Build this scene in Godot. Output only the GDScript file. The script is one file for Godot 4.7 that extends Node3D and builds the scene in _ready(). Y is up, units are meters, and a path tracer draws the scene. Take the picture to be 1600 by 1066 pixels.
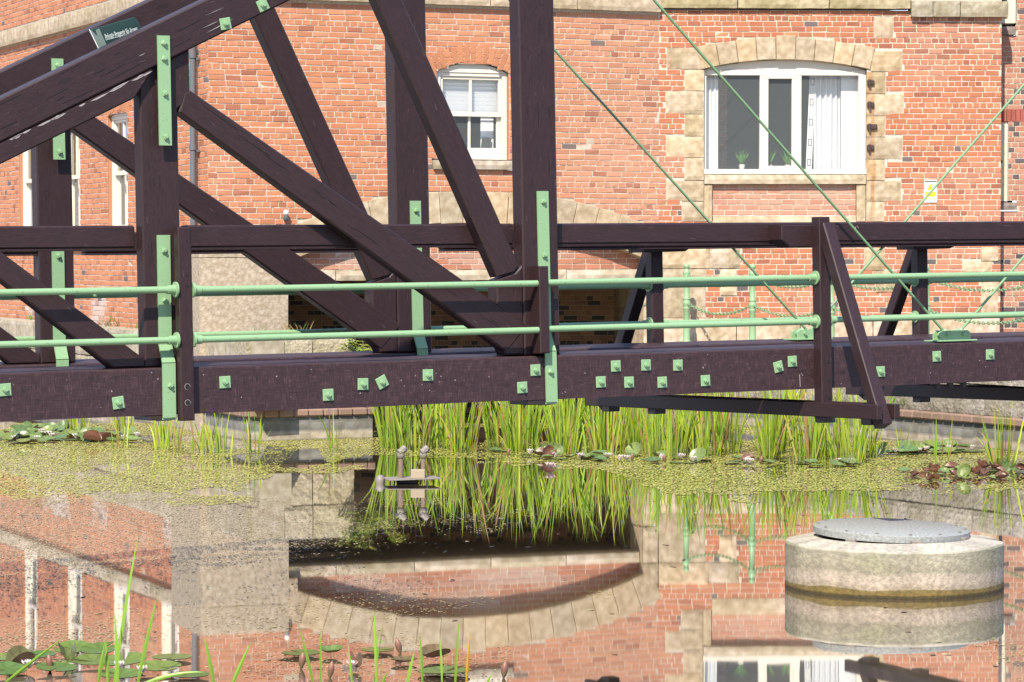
extends Node3D
# A brown timber bridge with green ironwork over a canal basin, an old brick warehouse behind it.
# y is up, metres; the camera stands on the near bank and looks along -z.

# ---------------------------------------------------------------- mesh helpers
class MB:
	var v := PackedVector3Array()
	var n := PackedVector3Array()
	var c := PackedColorArray()
	func tri(p: Vector3, q: Vector3, r: Vector3, col: Color) -> void:   # counter-clockwise seen from outside
		var nn := (q - p).cross(r - p).normalized()
		v.append(p); v.append(r); v.append(q)
		n.append(nn); n.append(nn); n.append(nn)
		c.append(col); c.append(col); c.append(col)
	func quad(p: Vector3, q: Vector3, r: Vector3, s: Vector3, col: Color) -> void:
		tri(p, q, r, col); tri(p, r, s, col)
	func out_quad(p: Vector3, q: Vector3, r: Vector3, s: Vector3, mid: Vector3, col: Color) -> void:
		if (q - p).cross(r - p).dot((p + q + r + s) * 0.25 - mid) < 0.0:
			quad(p, s, r, q, col)
		else:
			quad(p, q, r, s, col)
	func smooth_tri(p: Vector3, q: Vector3, r: Vector3, np: Vector3, nq: Vector3, nr: Vector3, col: Color, cq: Color, cr: Color) -> void:
		v.append(p); v.append(r); v.append(q)
		n.append(np); n.append(nr); n.append(nq)
		c.append(col); c.append(cr); c.append(cq)
	func empty() -> bool:
		return v.is_empty()
	func mesh() -> ArrayMesh:
		var a := []
		a.resize(Mesh.ARRAY_MAX)
		a[Mesh.ARRAY_VERTEX] = v; a[Mesh.ARRAY_NORMAL] = n; a[Mesh.ARRAY_COLOR] = c
		var m := ArrayMesh.new()
		m.add_surface_from_arrays(Mesh.PRIMITIVE_TRIANGLES, a)
		return m
	# box with chamfered edges, centre at o, axes of b, full size
	func box(o: Vector3, size: Vector3, bevel: float, col := Color.WHITE, b := Basis.IDENTITY) -> void:
		var h := size * 0.5
		var e := minf(bevel, minf(h.x, minf(h.y, h.z)) * 0.9)
		var p := func(sx: float, sy: float, sz: float, ax: int) -> Vector3:
			var k := Vector3(sx * (h.x - (0.0 if ax == 0 else e)), sy * (h.y - (0.0 if ax == 1 else e)), sz * (h.z - (0.0 if ax == 2 else e)))
			return o + b * k
		for s in [-1.0, 1.0]:
			out_quad(p.call(s, -1, -1, 0), p.call(s, 1, -1, 0), p.call(s, 1, 1, 0), p.call(s, -1, 1, 0), o, col)
			out_quad(p.call(-1, s, -1, 1), p.call(1, s, -1, 1), p.call(1, s, 1, 1), p.call(-1, s, 1, 1), o, col)
			out_quad(p.call(-1, -1, s, 2), p.call(1, -1, s, 2), p.call(1, 1, s, 2), p.call(-1, 1, s, 2), o, col)
			if e <= 0.0:
				continue
			for t in [-1.0, 1.0]:
				out_quad(p.call(s, t, -1, 0), p.call(s, t, 1, 0), p.call(s, t, 1, 1), p.call(s, t, -1, 1), o, col)
				out_quad(p.call(s, -1, t, 0), p.call(s, 1, t, 0), p.call(s, 1, t, 2), p.call(s, -1, t, 2), o, col)
				out_quad(p.call(-1, s, t, 1), p.call(1, s, t, 1), p.call(1, s, t, 2), p.call(-1, s, t, 2), o, col)
				for w in [-1.0, 1.0]:
					var a: Vector3 = p.call(s, t, w, 0)
					var d: Vector3 = p.call(s, t, w, 1)
					var f: Vector3 = p.call(s, t, w, 2)
					if (d - a).cross(f - a).dot(a - o) < 0.0:
						tri(a, f, d, col)
					else:
						tri(a, d, f, col)
	# a polygon (x, y) between z0 and z1, chamfered round the z1 face
	func prism(poly_in: PackedVector2Array, z0: float, z1: float, bevel: float, col := Color.WHITE, back := true) -> void:
		var poly := poly_in
		if Geometry2D.is_polygon_clockwise(poly):
			poly.reverse()
		var count := poly.size()
		var ins := PackedVector2Array()
		for i in count:
			var pa := (poly[i] - poly[(i + count - 1) % count]).normalized()
			var pb := (poly[(i + 1) % count] - poly[i]).normalized()
			var na := Vector2(-pa.y, pa.x)
			var nb := Vector2(-pb.y, pb.x)
			var mid := (na + nb)
			var k := mid.length_squared() * 0.5
			ins.append(poly[i] + (mid / maxf(k, 0.3)) * bevel)
		var tr := Geometry2D.triangulate_polygon(ins)
		for i in range(0, tr.size(), 3):
			var a := ins[tr[i]]; var b := ins[tr[i + 1]]; var d := ins[tr[i + 2]]
			if (b - a).cross(d - a) < 0.0:
				var x := b; b = d; d = x
			tri(Vector3(a.x, a.y, z1), Vector3(b.x, b.y, z1), Vector3(d.x, d.y, z1), col)
			if back:
				var a2 := poly[tr[i]]; var b2 := poly[tr[i + 1]]; var d2 := poly[tr[i + 2]]
				if (b2 - a2).cross(d2 - a2) < 0.0:
					var x2 := b2; b2 = d2; d2 = x2
				tri(Vector3(a2.x, a2.y, z0), Vector3(d2.x, d2.y, z0), Vector3(b2.x, b2.y, z0), col)
		for i in count:
			var j := (i + 1) % count
			quad(Vector3(poly[i].x, poly[i].y, z0), Vector3(poly[j].x, poly[j].y, z0), Vector3(poly[j].x, poly[j].y, z1 - bevel), Vector3(poly[i].x, poly[i].y, z1 - bevel), col)
			if bevel > 0.0:
				quad(Vector3(poly[i].x, poly[i].y, z1 - bevel), Vector3(poly[j].x, poly[j].y, z1 - bevel), Vector3(ins[j].x, ins[j].y, z1), Vector3(ins[i].x, ins[i].y, z1), col)
	func tube(pts: PackedVector3Array, radius: float, seg: int, col := Color.WHITE, r_end := -1.0) -> void:
		var rings := []
		var norms := []
		for i in pts.size():
			var d := (pts[mini(i + 1, pts.size() - 1)] - pts[maxi(i - 1, 0)]).normalized()
			var u := d.cross(Vector3.UP if absf(d.y) < 0.9 else Vector3.RIGHT).normalized()
			var w := d.cross(u)
			var rr := radius if r_end < 0.0 else lerpf(radius, r_end, float(i) / (pts.size() - 1))
			var ring := PackedVector3Array()
			var nr := PackedVector3Array()
			for k in seg:
				var a := TAU * k / seg
				var q := u * cos(a) + w * sin(a)
				nr.append(q); ring.append(pts[i] + q * rr)
			rings.append(ring); norms.append(nr)
		for i in pts.size() - 1:
			for k in seg:
				var m := (k + 1) % seg
				var a: Vector3 = rings[i][k]; var b: Vector3 = rings[i][m]; var d: Vector3 = rings[i + 1][m]; var e: Vector3 = rings[i + 1][k]
				var na: Vector3 = norms[i][k]; var nb: Vector3 = norms[i][m]; var nd: Vector3 = norms[i + 1][m]; var ne: Vector3 = norms[i + 1][k]
				smooth_tri(a, b, d, na, nb, nd, col, col, col)
				smooth_tri(a, d, e, na, nd, ne, col, col, col)
		for end in 2:
			var at := 0 if end == 0 else pts.size() - 1
			for k in seg:
				var m := (k + 1) % seg
				var p: Vector3 = rings[at][k]; var q: Vector3 = rings[at][m]
				if end == 0:
					tri(pts[at], q, p, col)
				else:
					tri(pts[at], p, q, col)
	# profile of (radius, height), turned round the y axis at o; cols gives a colour for each profile point
	func lathe(o: Vector3, prof: PackedVector2Array, seg: int, cols := PackedColorArray(), flat := false, wobble := 0.0) -> void:
		for i in prof.size() - 1:
			var p := prof[i]; var q := prof[i + 1]
			var d := (q - p).normalized()
			var nn := Vector2(d.y, -d.x)
			var ca := cols[i] if cols.size() else Color.WHITE
			var cb := cols[i + 1] if cols.size() else Color.WHITE
			var n0 := nn; var n1 := nn
			if not flat:
				if i > 0:
					var d0 := (p - prof[i - 1]).normalized()
					if d0.dot(d) > 0.6: n0 = (nn + Vector2(d0.y, -d0.x)).normalized()
				if i < prof.size() - 2:
					var d1 := (prof[i + 2] - q).normalized()
					if d1.dot(d) > 0.6: n1 = (nn + Vector2(d1.y, -d1.x)).normalized()
			for k in seg:
				var a := TAU * k / seg; var b := TAU * (k + 1) / seg
				var wa := 1.0 + wobble * sin(a * 5.0 + p.y * 9.0) * cos(a * 3.0); var wb := 1.0 + wobble * sin(b * 5.0 + p.y * 9.0) * cos(b * 3.0)
				var ua := Vector3(cos(a), 0, sin(a)); var ub := Vector3(cos(b), 0, sin(b))
				var A := o + ua * p.x * wa + Vector3.UP * p.y; var B := o + ub * p.x * wb + Vector3.UP * p.y
				var C := o + ub * q.x * wb + Vector3.UP * q.y; var D := o + ua * q.x * wa + Vector3.UP * q.y
				var nA := ua * n0.x + Vector3.UP * n0.y; var nB := ub * n0.x + Vector3.UP * n0.y
				var nC := ub * n1.x + Vector3.UP * n1.y; var nD := ua * n1.x + Vector3.UP * n1.y
				smooth_tri(A, C, B, nA, nC, nB, ca, cb, ca)
				smooth_tri(A, D, C, nA, nD, nC, ca, cb, cb)
	func torus(o: Vector3, b: Basis, R: float, r: float, seg: int, ring: int, stretch := 1.0, col := Color.WHITE) -> void:
		for i in seg:
			for k in ring:
				var P := []
				var N := []
				for q in [[i, k], [i + 1, k], [i + 1, k + 1], [i, k + 1]]:
					var a: float = TAU * q[0] / seg; var t: float = TAU * q[1] / ring
					var u := Vector3(cos(a), sin(a), 0)
					var nrm := u * cos(t) + Vector3(0, 0, 1) * sin(t)
					var pos := u * R; pos.x *= stretch
					P.append(o + b * (pos + nrm * r)); N.append(b * nrm)
				smooth_tri(P[0], P[1], P[2], N[0], N[1], N[2], col, col, col)
				smooth_tri(P[0], P[2], P[3], N[0], N[2], N[3], col, col, col)

var rng := RandomNumberGenerator.new()
var M := {}
var noise := FastNoiseLite.new()

func lin(r: float, g: float, b: float) -> Color:
	return Color(r, g, b).linear_to_srgb()

func part(parent: Node, called: String, mesh: Mesh, mat: Material, xf := Transform3D.IDENTITY) -> MeshInstance3D:
	var o := MeshInstance3D.new()
	o.name = called
	o.mesh = mesh
	o.material_override = mat
	o.transform = xf
	parent.add_child(o, true)
	return o

func thing(called: String, label: String, category: String, at := Vector3.ZERO, group := "") -> Node3D:
	var o := Node3D.new()
	o.name = called
	o.position = at
	add_child(o, true)
	tag(o, label, category, group)
	return o

func tag(o: Node, label: String, category: String, group := "") -> void:
	o.set_meta("label", label)
	o.set_meta("category", category)
	if group: o.set_meta("group", group)

func noise_tex(freq: float, octaves: int, lo: float, hi: float, sd: int, kind := FastNoiseLite.TYPE_SIMPLEX_SMOOTH, size := 512, tint_a := Color.WHITE, tint_b := Color.WHITE) -> NoiseTexture2D:
	var f := FastNoiseLite.new()
	f.noise_type = kind; f.seed = sd; f.frequency = freq; f.fractal_octaves = octaves
	var t := NoiseTexture2D.new()
	t.width = size; t.height = size; t.seamless = true; t.noise = f
	var g := Gradient.new()
	g.offsets = PackedFloat32Array([0.15, 0.85])
	g.colors = PackedColorArray([tint_a * Color(lo, lo, lo), tint_b * Color(hi, hi, hi)])
	t.color_ramp = g
	return t

func mat(col: Color, rough: float, tex: Texture2D = null, scale := Vector3.ONE, bump: Texture2D = null, bump_cm := 0.0, vcol := false, world := false) -> StandardMaterial3D:
	var m := StandardMaterial3D.new()
	m.albedo_color = col
	m.roughness = rough
	m.metallic_specular = 0.5
	m.vertex_color_use_as_albedo = vcol
	if tex: m.albedo_texture = tex
	if bump:
		m.heightmap_enabled = true
		m.heightmap_texture = bump
		m.heightmap_scale = bump_cm
	if tex or bump:
		m.uv1_triplanar = true
		m.uv1_world_triplanar = world
		m.uv1_scale = scale
		m.uv1_triplanar_sharpness = 4.0
	return m

# painted wood: fine grain along x, a few knots, pale scratches and flecks; hatch adds the vertical saw marks of the beams
func wood_image(w: int, h: int, base: Color, sd: int, knots: int, hatch: float, flecks: int) -> ImageTexture:
	var rg := RandomNumberGenerator.new()
	rg.seed = sd
	var f := FastNoiseLite.new()
	f.seed = sd; f.noise_type = FastNoiseLite.TYPE_SIMPLEX_SMOOTH; f.frequency = 1.0; f.fractal_octaves = 3
	var kn := []
	for k in knots: kn.append(Vector3(rg.randf() * w, rg.randf_range(0.15, 0.85) * h, rg.randf_range(0.03, 0.08) * h))
	var img := Image.create(w, h, false, Image.FORMAT_RGB8)
	for y in h:
		for x in w:
			var ax := float(x) / w * TAU
			# wraps round in x
			var n1 := f.get_noise_3d(cos(ax) * 1.6, sin(ax) * 1.6, y * 0.11)
			var n2 := f.get_noise_3d(cos(ax) * 5.0 + 9.0, sin(ax) * 5.0, y * 0.35)
			var yy := float(y)
			var dark := 0.0
			for q in kn:
				var dx := absf(x - q.x); dx = minf(dx, w - dx)
				var d := Vector2(dx * 0.38, y - q.y).length()
				var g := exp(-d / (q.z * 3.2))
				yy += (y - q.y) * g * 2.4
				if d < q.z * 0.6: dark = 0.25
			var ring := sin(yy * 0.42 + n1 * 7.0) * 0.5 + 0.5
			var v := 0.84 + n2 * 0.42 + n1 * 0.24 + (pow(ring, 6.0) * 0.26 if knots > 0 else pow(ring, 6.0) * 0.12) - dark
			if hatch > 0.0:
				var hn := f.get_noise_2d(x * 0.55, y * 0.012 + 50.0)
				var big := f.get_noise_2d(x * 0.02 + 31.0, y * 0.02)
				v += maxf(0.0, hn + 0.05) * hatch * (0.5 + maxf(0.0, big) * 1.6)
			img.set_pixel(x, y, Color(base.r * v, base.g * v, base.b * v).linear_to_srgb())
	for k in flecks:
		var x0 := rg.randf() * w; var y0 := rg.randf() * h
		var n := rg.randi_range(1, 3) if rg.randf() < 0.75 else rg.randi_range(6, 26)
		var a := rg.randf() * TAU if n < 5 else rg.randf_range(-0.6, 0.6)
		var t := rg.randf_range(0.15, 0.75)
		for i in n:
			var px := posmod(int(x0 + cos(a) * i), w); var py := posmod(int(y0 + sin(a) * i * 0.5), h)
			img.set_pixel(px, py, img.get_pixel(px, py).lerp(Color(0.62, 0.58, 0.60), t))
	return ImageTexture.create_from_image(img)

func make_materials() -> void:
	var t_fine := noise_tex(0.06, 5, 0.0, 1.0, 3)
	var t_mottle := noise_tex(0.012, 5, 0.93, 1.0, 5)
	var t_spot := noise_tex(0.03, 4, 0.80, 1.0, 8)
	var t_grain := noise_tex(0.02, 5, 0.80, 1.0, 11)
	var t_saw := noise_tex(0.02, 6, 0.62, 1.0, 13)
	var t_brick := noise_tex(0.05, 4, 0.80, 1.0, 17)
	var t_stone := noise_tex(0.012, 6, 0.84, 1.0, 21, FastNoiseLite.TYPE_SIMPLEX_SMOOTH, 512, Color(1, 0.97, 0.92), Color(1, 1, 1))
	var t_lump := noise_tex(0.02, 5, 0.0, 1.0, 31)
	M.timber = mat(Color.WHITE, 0.50, wood_image(768, 256, Color(0.031, 0.0150, 0.0172), 51, 3, 0.0, 70), Vector3(0.55, 2.6, 2.6), t_grain, 0.05)
	M.beam = mat(Color.WHITE, 0.52, wood_image(1536, 256, Color(0.034, 0.0182, 0.0212), 57, 9, 3.0, 160), Vector3(0.36, 2.3, 2.3), t_saw, 0.04)
	for k in [M.timber, M.beam]: k.metallic_specular = 0.44
	M.black_timber = mat(lin(0.030, 0.019, 0.021), 0.4, t_grain, Vector3(0.5, 5.0, 5.0), t_grain, 0.06)
	M.green = mat(lin(0.225, 0.375, 0.205), 0.42, t_mottle, Vector3(2.5, 2.5, 2.5), t_fine, 0.03)
	var t_rust := noise_tex(0.03, 5, 1.0, 1.0, 61, FastNoiseLite.TYPE_SIMPLEX_SMOOTH, 512, Color(0.72, 0.50, 0.36), Color.WHITE)
	(t_rust.color_ramp as Gradient).offsets = PackedFloat32Array([0.08, 0.20])
	M.green.albedo_texture = t_rust
	M.cable = mat(lin(0.17, 0.30, 0.155), 0.4)
	M.scuff = mat(lin(0.30, 0.27, 0.28), 0.8)
	M.hole = mat(lin(0.01, 0.008, 0.008), 0.9)
	M.brick = mat(Color.WHITE, 0.85, t_brick, Vector3(2.2, 2.2, 2.2), t_fine, 0.10, true, true)
	M.mortar = mat(Color.WHITE, 0.95, t_spot, Vector3(1.7, 1.7, 1.7), t_fine, 0.10, true, true)
	M.stone = mat(Color.WHITE, 0.9, t_stone, Vector3(0.9, 0.9, 0.9), t_fine, 0.10, true, true)
	M.render_coat = mat(lin(0.44, 0.375, 0.295), 0.95, t_stone, Vector3(1.6, 1.6, 1.6), t_lump, 0.32, false, true)
	M.rubble = mat(Color.WHITE, 0.95, t_spot, Vector3(1.1, 1.1, 1.1), t_lump, 0.9, true, true)
	M.concrete = mat(Color.WHITE, 0.9, t_stone, Vector3(0.8, 0.8, 0.8), t_fine, 0.15, true, true)
	M.tank = mat(Color.WHITE, 0.9, t_spot, Vector3(1.3, 1.3, 1.3), t_fine, 0.2, true)
	M.white_paint = mat(lin(0.64, 0.60, 0.52), 0.45)
	M.drab_paint = mat(lin(0.60, 0.56, 0.45), 0.5)
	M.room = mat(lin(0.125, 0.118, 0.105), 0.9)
	M.curtain = mat(lin(0.60, 0.62, 0.64), 0.8)
	M.curtain.backlight_enabled = true
	M.curtain.backlight = Color(0.35, 0.35, 0.36)
	M.blind = mat(lin(0.72, 0.75, 0.78), 0.6)
	M.glass = StandardMaterial3D.new()
	M.glass.transparency = BaseMaterial3D.TRANSPARENCY_ALPHA
	M.glass.albedo_color = Color(0.9, 0.95, 0.95, 0.06)
	M.glass.roughness = 0.02
	M.glass.metallic_specular = 0.5
	M.iron = mat(lin(0.075, 0.045, 0.04), 0.8, t_spot, Vector3(6, 6, 6), t_fine, 0.1)
	M.pipe = mat(lin(0.11, 0.115, 0.13), 0.5)
	M.globe = mat(lin(0.8, 0.8, 0.78), 0.3)
	M.dark = mat(lin(0.03, 0.03, 0.032), 0.6)
	M.metal = mat(lin(0.27, 0.24, 0.21), 0.55, t_spot, Vector3(3, 3, 3), t_fine, 0.05)
	M.lid = mat(lin(0.35, 0.365, 0.355), 0.5, t_spot, Vector3(2.0, 2.0, 2.0), t_fine, 0.06)
	M.sign_green = mat(lin(0.014, 0.040, 0.034), 0.35)
	M.sign_pale = mat(lin(0.14, 0.19, 0.17), 0.4)
	M.sign_text = mat(lin(0.5, 0.56, 0.56), 0.5)
	M.sign_white = mat(lin(0.78, 0.78, 0.78), 0.4)
	M.sign_yellow = mat(lin(0.82, 0.68, 0.02), 0.4)
	M.sign_yellow_line = mat(lin(0.70, 0.55, 0.03), 0.4)
	M.sign_black = mat(lin(0.03, 0.03, 0.03), 0.5)
	M.leaf = mat(Color.WHITE, 0.42, null, Vector3.ONE, null, 0.0, true)
	M.leaf.backlight_enabled = true
	M.leaf.backlight = Color(0.55, 0.6, 0.25)
	M.pad = mat(Color.WHITE, 0.38, null, Vector3.ONE, null, 0.0, true)
	M.petal = mat(Color.WHITE, 0.5, null, Vector3.ONE, null, 0.0, true)
	M.weed = mat(Color.WHITE, 0.6, null, Vector3.ONE, null, 0.0, true)
	M.soil = mat(lin(0.20, 0.165, 0.12), 1.0, t_spot, Vector3(1, 1, 1), t_lump, 2.0, false, true)
	M.bank = mat(lin(0.10, 0.13, 0.05), 1.0, t_spot, Vector3(0.5, 0.5, 0.5), null, 0.0, false, true)
	# still canal water, murky, with a thin dusty film in places
	var ripple := noise_tex(0.02, 3, 0.0, 1.0, 43)
	var w := StandardMaterial3D.new()
	w.vertex_color_use_as_albedo = true
	w.roughness = 0.02
	w.metallic_specular = 0.7
	w.clearcoat_enabled = true
	w.clearcoat = 1.0
	w.clearcoat_roughness = 0.02
	w.uv1_triplanar = true
	w.uv1_world_triplanar = true
	w.uv1_scale = Vector3(0.16, 0.16, 0.05)
	w.heightmap_enabled = true
	w.heightmap_texture = ripple
	w.heightmap_scale = 0.02
	M.water = w

# ---------------------------------------------------------------- wall faces
class Face:
	var a: Vector3
	var d: Vector3
	var n: Vector3
	func _init(a_: Vector3, d_: Vector3) -> void:
		a = a_; d = d_.normalized(); n = Vector3(-d.z, 0, d.x)
	func at(u: float, h: float, off := 0.0) -> Vector3:
		return a + d * u + Vector3(0, h, 0) + n * off
	func xf(u := 0.0, h := 0.0, off := 0.0) -> Transform3D:
		return Transform3D(Basis(d, Vector3.UP, n), at(u, h, off))

var F1 := Face.new(Vector3(-4.6529, 0, -44.1728), Vector3(0.92555, 0, -0.37863))
var F2 := Face.new(Vector3(2.7267, 0, -47.072), Vector3(0.99908, 0, -0.04283))
var LW := Face.new(Vector3(-9.9441, 0, -55.9358), Vector3(0.41023, 0, 0.91198))
var QR := Face.new(Vector3(2.086, 0, -46.93), Vector3(0.4916, 0, 0.8708))
var WG := Face.new(Vector3(7.6, 0, -47.85), Vector3(1, 0, 0))
var BK := Face.new(Vector3(-4.6, 0, -50.8), Vector3(1, 0, 0))

const COURSE := 0.0882

# intervals of u that a set of holes blocks at height h; a hole is [u0, u1, h0, h1] or [u0, u1, h0, h1, rise] with an arched top, or a Callable
func blocked(holes: Array, h: float) -> Array:
	var r := []
	for q in holes:
		if q is Callable:
			var b = q.call(h)
			if b != null: r.append(b)
		elif h > q[2] and h < q[3]:
			r.append([q[0], q[1]])
		elif q.size() > 4 and h >= q[3] and h < q[3] + q[4]:
			var w: float = (q[1] - q[0]) * 0.5
			var R: float = (w * w + q[4] * q[4]) / (2.0 * q[4])
			var y: float = h - (q[3] + q[4] - R)
			if y < R:
				var x := sqrt(R * R - y * y)
				r.append([(q[0] + q[1]) * 0.5 - x, (q[0] + q[1]) * 0.5 + x])
	return r

func free_spans(u0: float, u1: float, block: Array) -> Array:
	var spans := [[u0, u1]]
	for b in block:
		var next := []
		for s in spans:
			if b[1] <= s[0] or b[0] >= s[1]:
				next.append(s)
				continue
			if b[0] > s[0] + 0.01: next.append([s[0], b[0]])
			if b[1] < s[1] - 0.01: next.append([b[1], s[1]])
		spans = next
	return spans

func one_brick(mb: MB, u0: float, u1: float, h0: float, h1: float, col: Color, proud: float) -> void:
	var z0 := -0.012
	var j := 0.0034
	var e := 0.0035
	var za := proud + rng.randf_range(-j, j); var zb := proud + rng.randf_range(-j, j); var zc := proud + rng.randf_range(-j, j); var zd := proud + rng.randf_range(-j, j)
	var a := Vector3(u0 + rng.randf_range(-j, j), h0 + rng.randf_range(-j, j), za - e)
	var b := Vector3(u1 + rng.randf_range(-j, j), h0 + rng.randf_range(-j, j), zb - e)
	var c := Vector3(u1 + rng.randf_range(-j, j), h1 + rng.randf_range(-j, j), zc - e)
	var d := Vector3(u0 + rng.randf_range(-j, j), h1 + rng.randf_range(-j, j), zd - e)
	var A := a + Vector3(e, e, e); var B := b + Vector3(-e, e, e); var C := c + Vector3(-e, -e, e); var D := d + Vector3(e, -e, e)
	mb.quad(A, B, C, D, col)
	mb.quad(a, b, B, A, col); mb.quad(b, c, C, B, col); mb.quad(c, d, D, C, col); mb.quad(d, a, A, D, col)
	var f := Vector3(0, 0, 1)
	var a0 := a - f * (a.z - z0); var b0 := b - f * (b.z - z0); var c0 := c - f * (c.z - z0); var d0 := d - f * (d.z - z0)
	mb.quad(a0, b0, b, a, col); mb.quad(b0, c0, c, b, col); mb.quad(c0, d0, d, c, col); mb.quad(d0, a0, a, d, col)

# bricks of one face; the mortar goes behind them. singles: how many of them become parts of their own inside the rectangle «where»
func lay_bricks(fc: Face, u0: float, u1: float, h0: float, h1: float, length: float, holes: Array, tone: Callable, bricks: MB, mortar: MB, mortar_tone: Callable, parent: Node3D, singles := 0, where := Rect2(), off := 0.0, garden := 4) -> void:
	var xf := fc.xf(0, 0, off)
	var rows := int(ceil((h1 - h0) / COURSE))
	var made := 0
	var local := MB.new()
	for row in rows:
		var y0 := h0 + row * COURSE
		var y1 := minf(y0 + COURSE, h1)
		var headers := row % garden == garden - 1
		var step := length * (0.5 if headers else 1.0)
		var shift := (0.25 * length if headers else (0.5 * length if (row % 2 == 1) else 0.0)) + rng.randf_range(-0.02, 0.02)
		for s in free_spans(u0, u1, blocked(holes, (y0 + y1) * 0.5)):
			var mc: Color = mortar_tone.call((s[0] + s[1]) * 0.5, y0)
			mortar.quad(xf * Vector3(s[0], y0, -0.0065), xf * Vector3(s[1], y0, -0.0065), xf * Vector3(s[1], y1, -0.0065), xf * Vector3(s[0], y1, -0.0065), mc)
			var u: float = u0 - 2.0 * length + shift
			while u < s[1]:
				var w := step * (1.0 + rng.randf_range(-0.035, 0.035))
				if headers == false and rng.randf() < 0.03: w = step * 0.5
				var a := maxf(u, s[0]) + (0.0065 if u > s[0] or s[0] > u0 + 0.001 else 0.0)
				var b := minf(u + w, s[1]) - (0.0065 if u + w < s[1] or s[1] < u1 - 0.001 else 0.0)
				u += w
				if b - a < 0.03: continue
				var col: Color = tone.call((a + b) * 0.5, y0)
				var proud := rng.randf_range(-0.0015, 0.002)
				if rng.randf() < 0.035: proud -= rng.randf_range(0.002, 0.006)
				if made < singles and where.has_point(Vector2((a + b) * 0.5, y0)) and b - a > length * 0.7:
					var one := MB.new()
					one_brick(one, a - (a + b) * 0.5, b - (a + b) * 0.5, 0.0075, COURSE - 0.0075, col, proud)
					part(parent, "brick", one.mesh(), M.brick, Transform3D(Basis.IDENTITY, -parent.position) * fc.xf((a + b) * 0.5, y0, off))
					made += 1
				else:
					one_brick(local, a, b, y0 + 0.0075, y1 - 0.0075, col, proud)
	for i in local.v.size():
		bricks.v.append(xf * local.v[i])
		bricks.n.append(xf.basis * local.n[i])
	bricks.c.append_array(local.c)

# a stone with a rough face and chamfered arrises, in face coordinates
func stone_block(parent: Node3D, called: String, fc: Face, u0: float, h0: float, u1: float, h1: float, proud: float, rough: float, col: Color, mtl: Material, back := -0.25, off := 0.0) -> MeshInstance3D:
	var mb := MB.new()
	var w := u1 - u0; var h := h1 - h0
	var g := 0.004
	var nx := clampi(int(w / 0.06), 2, 14); var ny := clampi(int(h / 0.06), 2, 8)
	var sd := rng.randf() * 100.0
	var P := func(i: int, j: int) -> Vector3:
		var x := lerpf(g, w - g, float(i) / nx); var y := lerpf(g, h - g, float(j) / ny)
		var edge := i == 0 or j == 0 or i == nx or j == ny
		var z := proud + noise.get_noise_2d((u0 + x) * 90.0 + sd, (h0 + y) * 90.0) * rough * 1.6 + noise.get_noise_2d(x * 320.0, y * 320.0 + sd) * rough * 0.7
		if edge:
			z -= 0.012
			x += noise.get_noise_2d(y * 250.0 + sd, x * 30.0) * 0.006; y += noise.get_noise_2d(x * 250.0, sd) * 0.006
		return Vector3(x, y, z)
	var Pb := func(i: int, j: int) -> Vector3:
		var q: Vector3 = P.call(i, j)
		return Vector3(q.x, q.y, back)
	for i in nx:
		for j in ny:
			var wv := 1.0 + noise.get_noise_2d((u0 + i * 0.05) * 70.0 + sd, (h0 + j * 0.05) * 30.0) * 0.34
			if fc == F2 and u0 > 3.0 and u0 + i * w / nx < 3.19 and h0 > 3.1 and h1 < 5.65:
				var rs := clampf(0.45 + noise.get_noise_2d(i * 60.0, (h0 + j * 0.05) * 30.0) * 1.2, 0.0, 0.75)
				mb.quad(P.call(i, j), P.call(i + 1, j), P.call(i + 1, j + 1), P.call(i, j + 1), Color(col.r * wv, col.g * wv, col.b * wv).lerp(Color(0.42, 0.23, 0.09), rs))
				continue
			mb.quad(P.call(i, j), P.call(i + 1, j), P.call(i + 1, j + 1), P.call(i, j + 1), Color(col.r * wv, col.g * wv, col.b * wv * (0.5 + 0.5 * wv)))
	for i in nx:
		mb.quad(Pb.call(i, 0), Pb.call(i + 1, 0), P.call(i + 1, 0), P.call(i, 0), col)
		mb.quad(P.call(i, ny), P.call(i + 1, ny), Pb.call(i + 1, ny), Pb.call(i, ny), col)
	for j in ny:
		mb.quad(P.call(0, j), P.call(0, j + 1), Pb.call(0, j + 1), Pb.call(0, j), col)
		mb.quad(Pb.call(nx, j), Pb.call(nx, j + 1), P.call(nx, j + 1), P.call(nx, j), col)
	return part(parent, called, mb.mesh(), mtl, Transform3D(Basis.IDENTITY, -parent.position) * fc.xf(u0, h0, off))

func face_prism(parent: Node3D, called: String, fc: Face, poly: PackedVector2Array, z0: float, z1: float, bevel: float, col: Color, mtl: Material, off := 0.0) -> MeshInstance3D:
	var mb := MB.new()
	var o := poly[0]
	var loc := PackedVector2Array()
	for p in poly: loc.append(p - o)
	mb.prism(loc, z0, z1, bevel, col)
	return part(parent, called, mb.mesh(), mtl, Transform3D(Basis.IDENTITY, -parent.position) * fc.xf(o.x, o.y, off))

func face_box(parent: Node3D, called: String, fc: Face, u0: float, u1: float, h0: float, h1: float, z0: float, z1: float, mtl: Material, bevel := 0.006, col := Color.WHITE) -> MeshInstance3D:
	var mb := MB.new()
	mb.box(Vector3.ZERO, Vector3(u1 - u0, h1 - h0, z1 - z0), bevel, col)
	return part(parent, called, mb.mesh(), mtl, Transform3D(Basis.IDENTITY, -parent.position) * fc.xf((u0 + u1) * 0.5, (h0 + h1) * 0.5, (z0 + z1) * 0.5))

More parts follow.
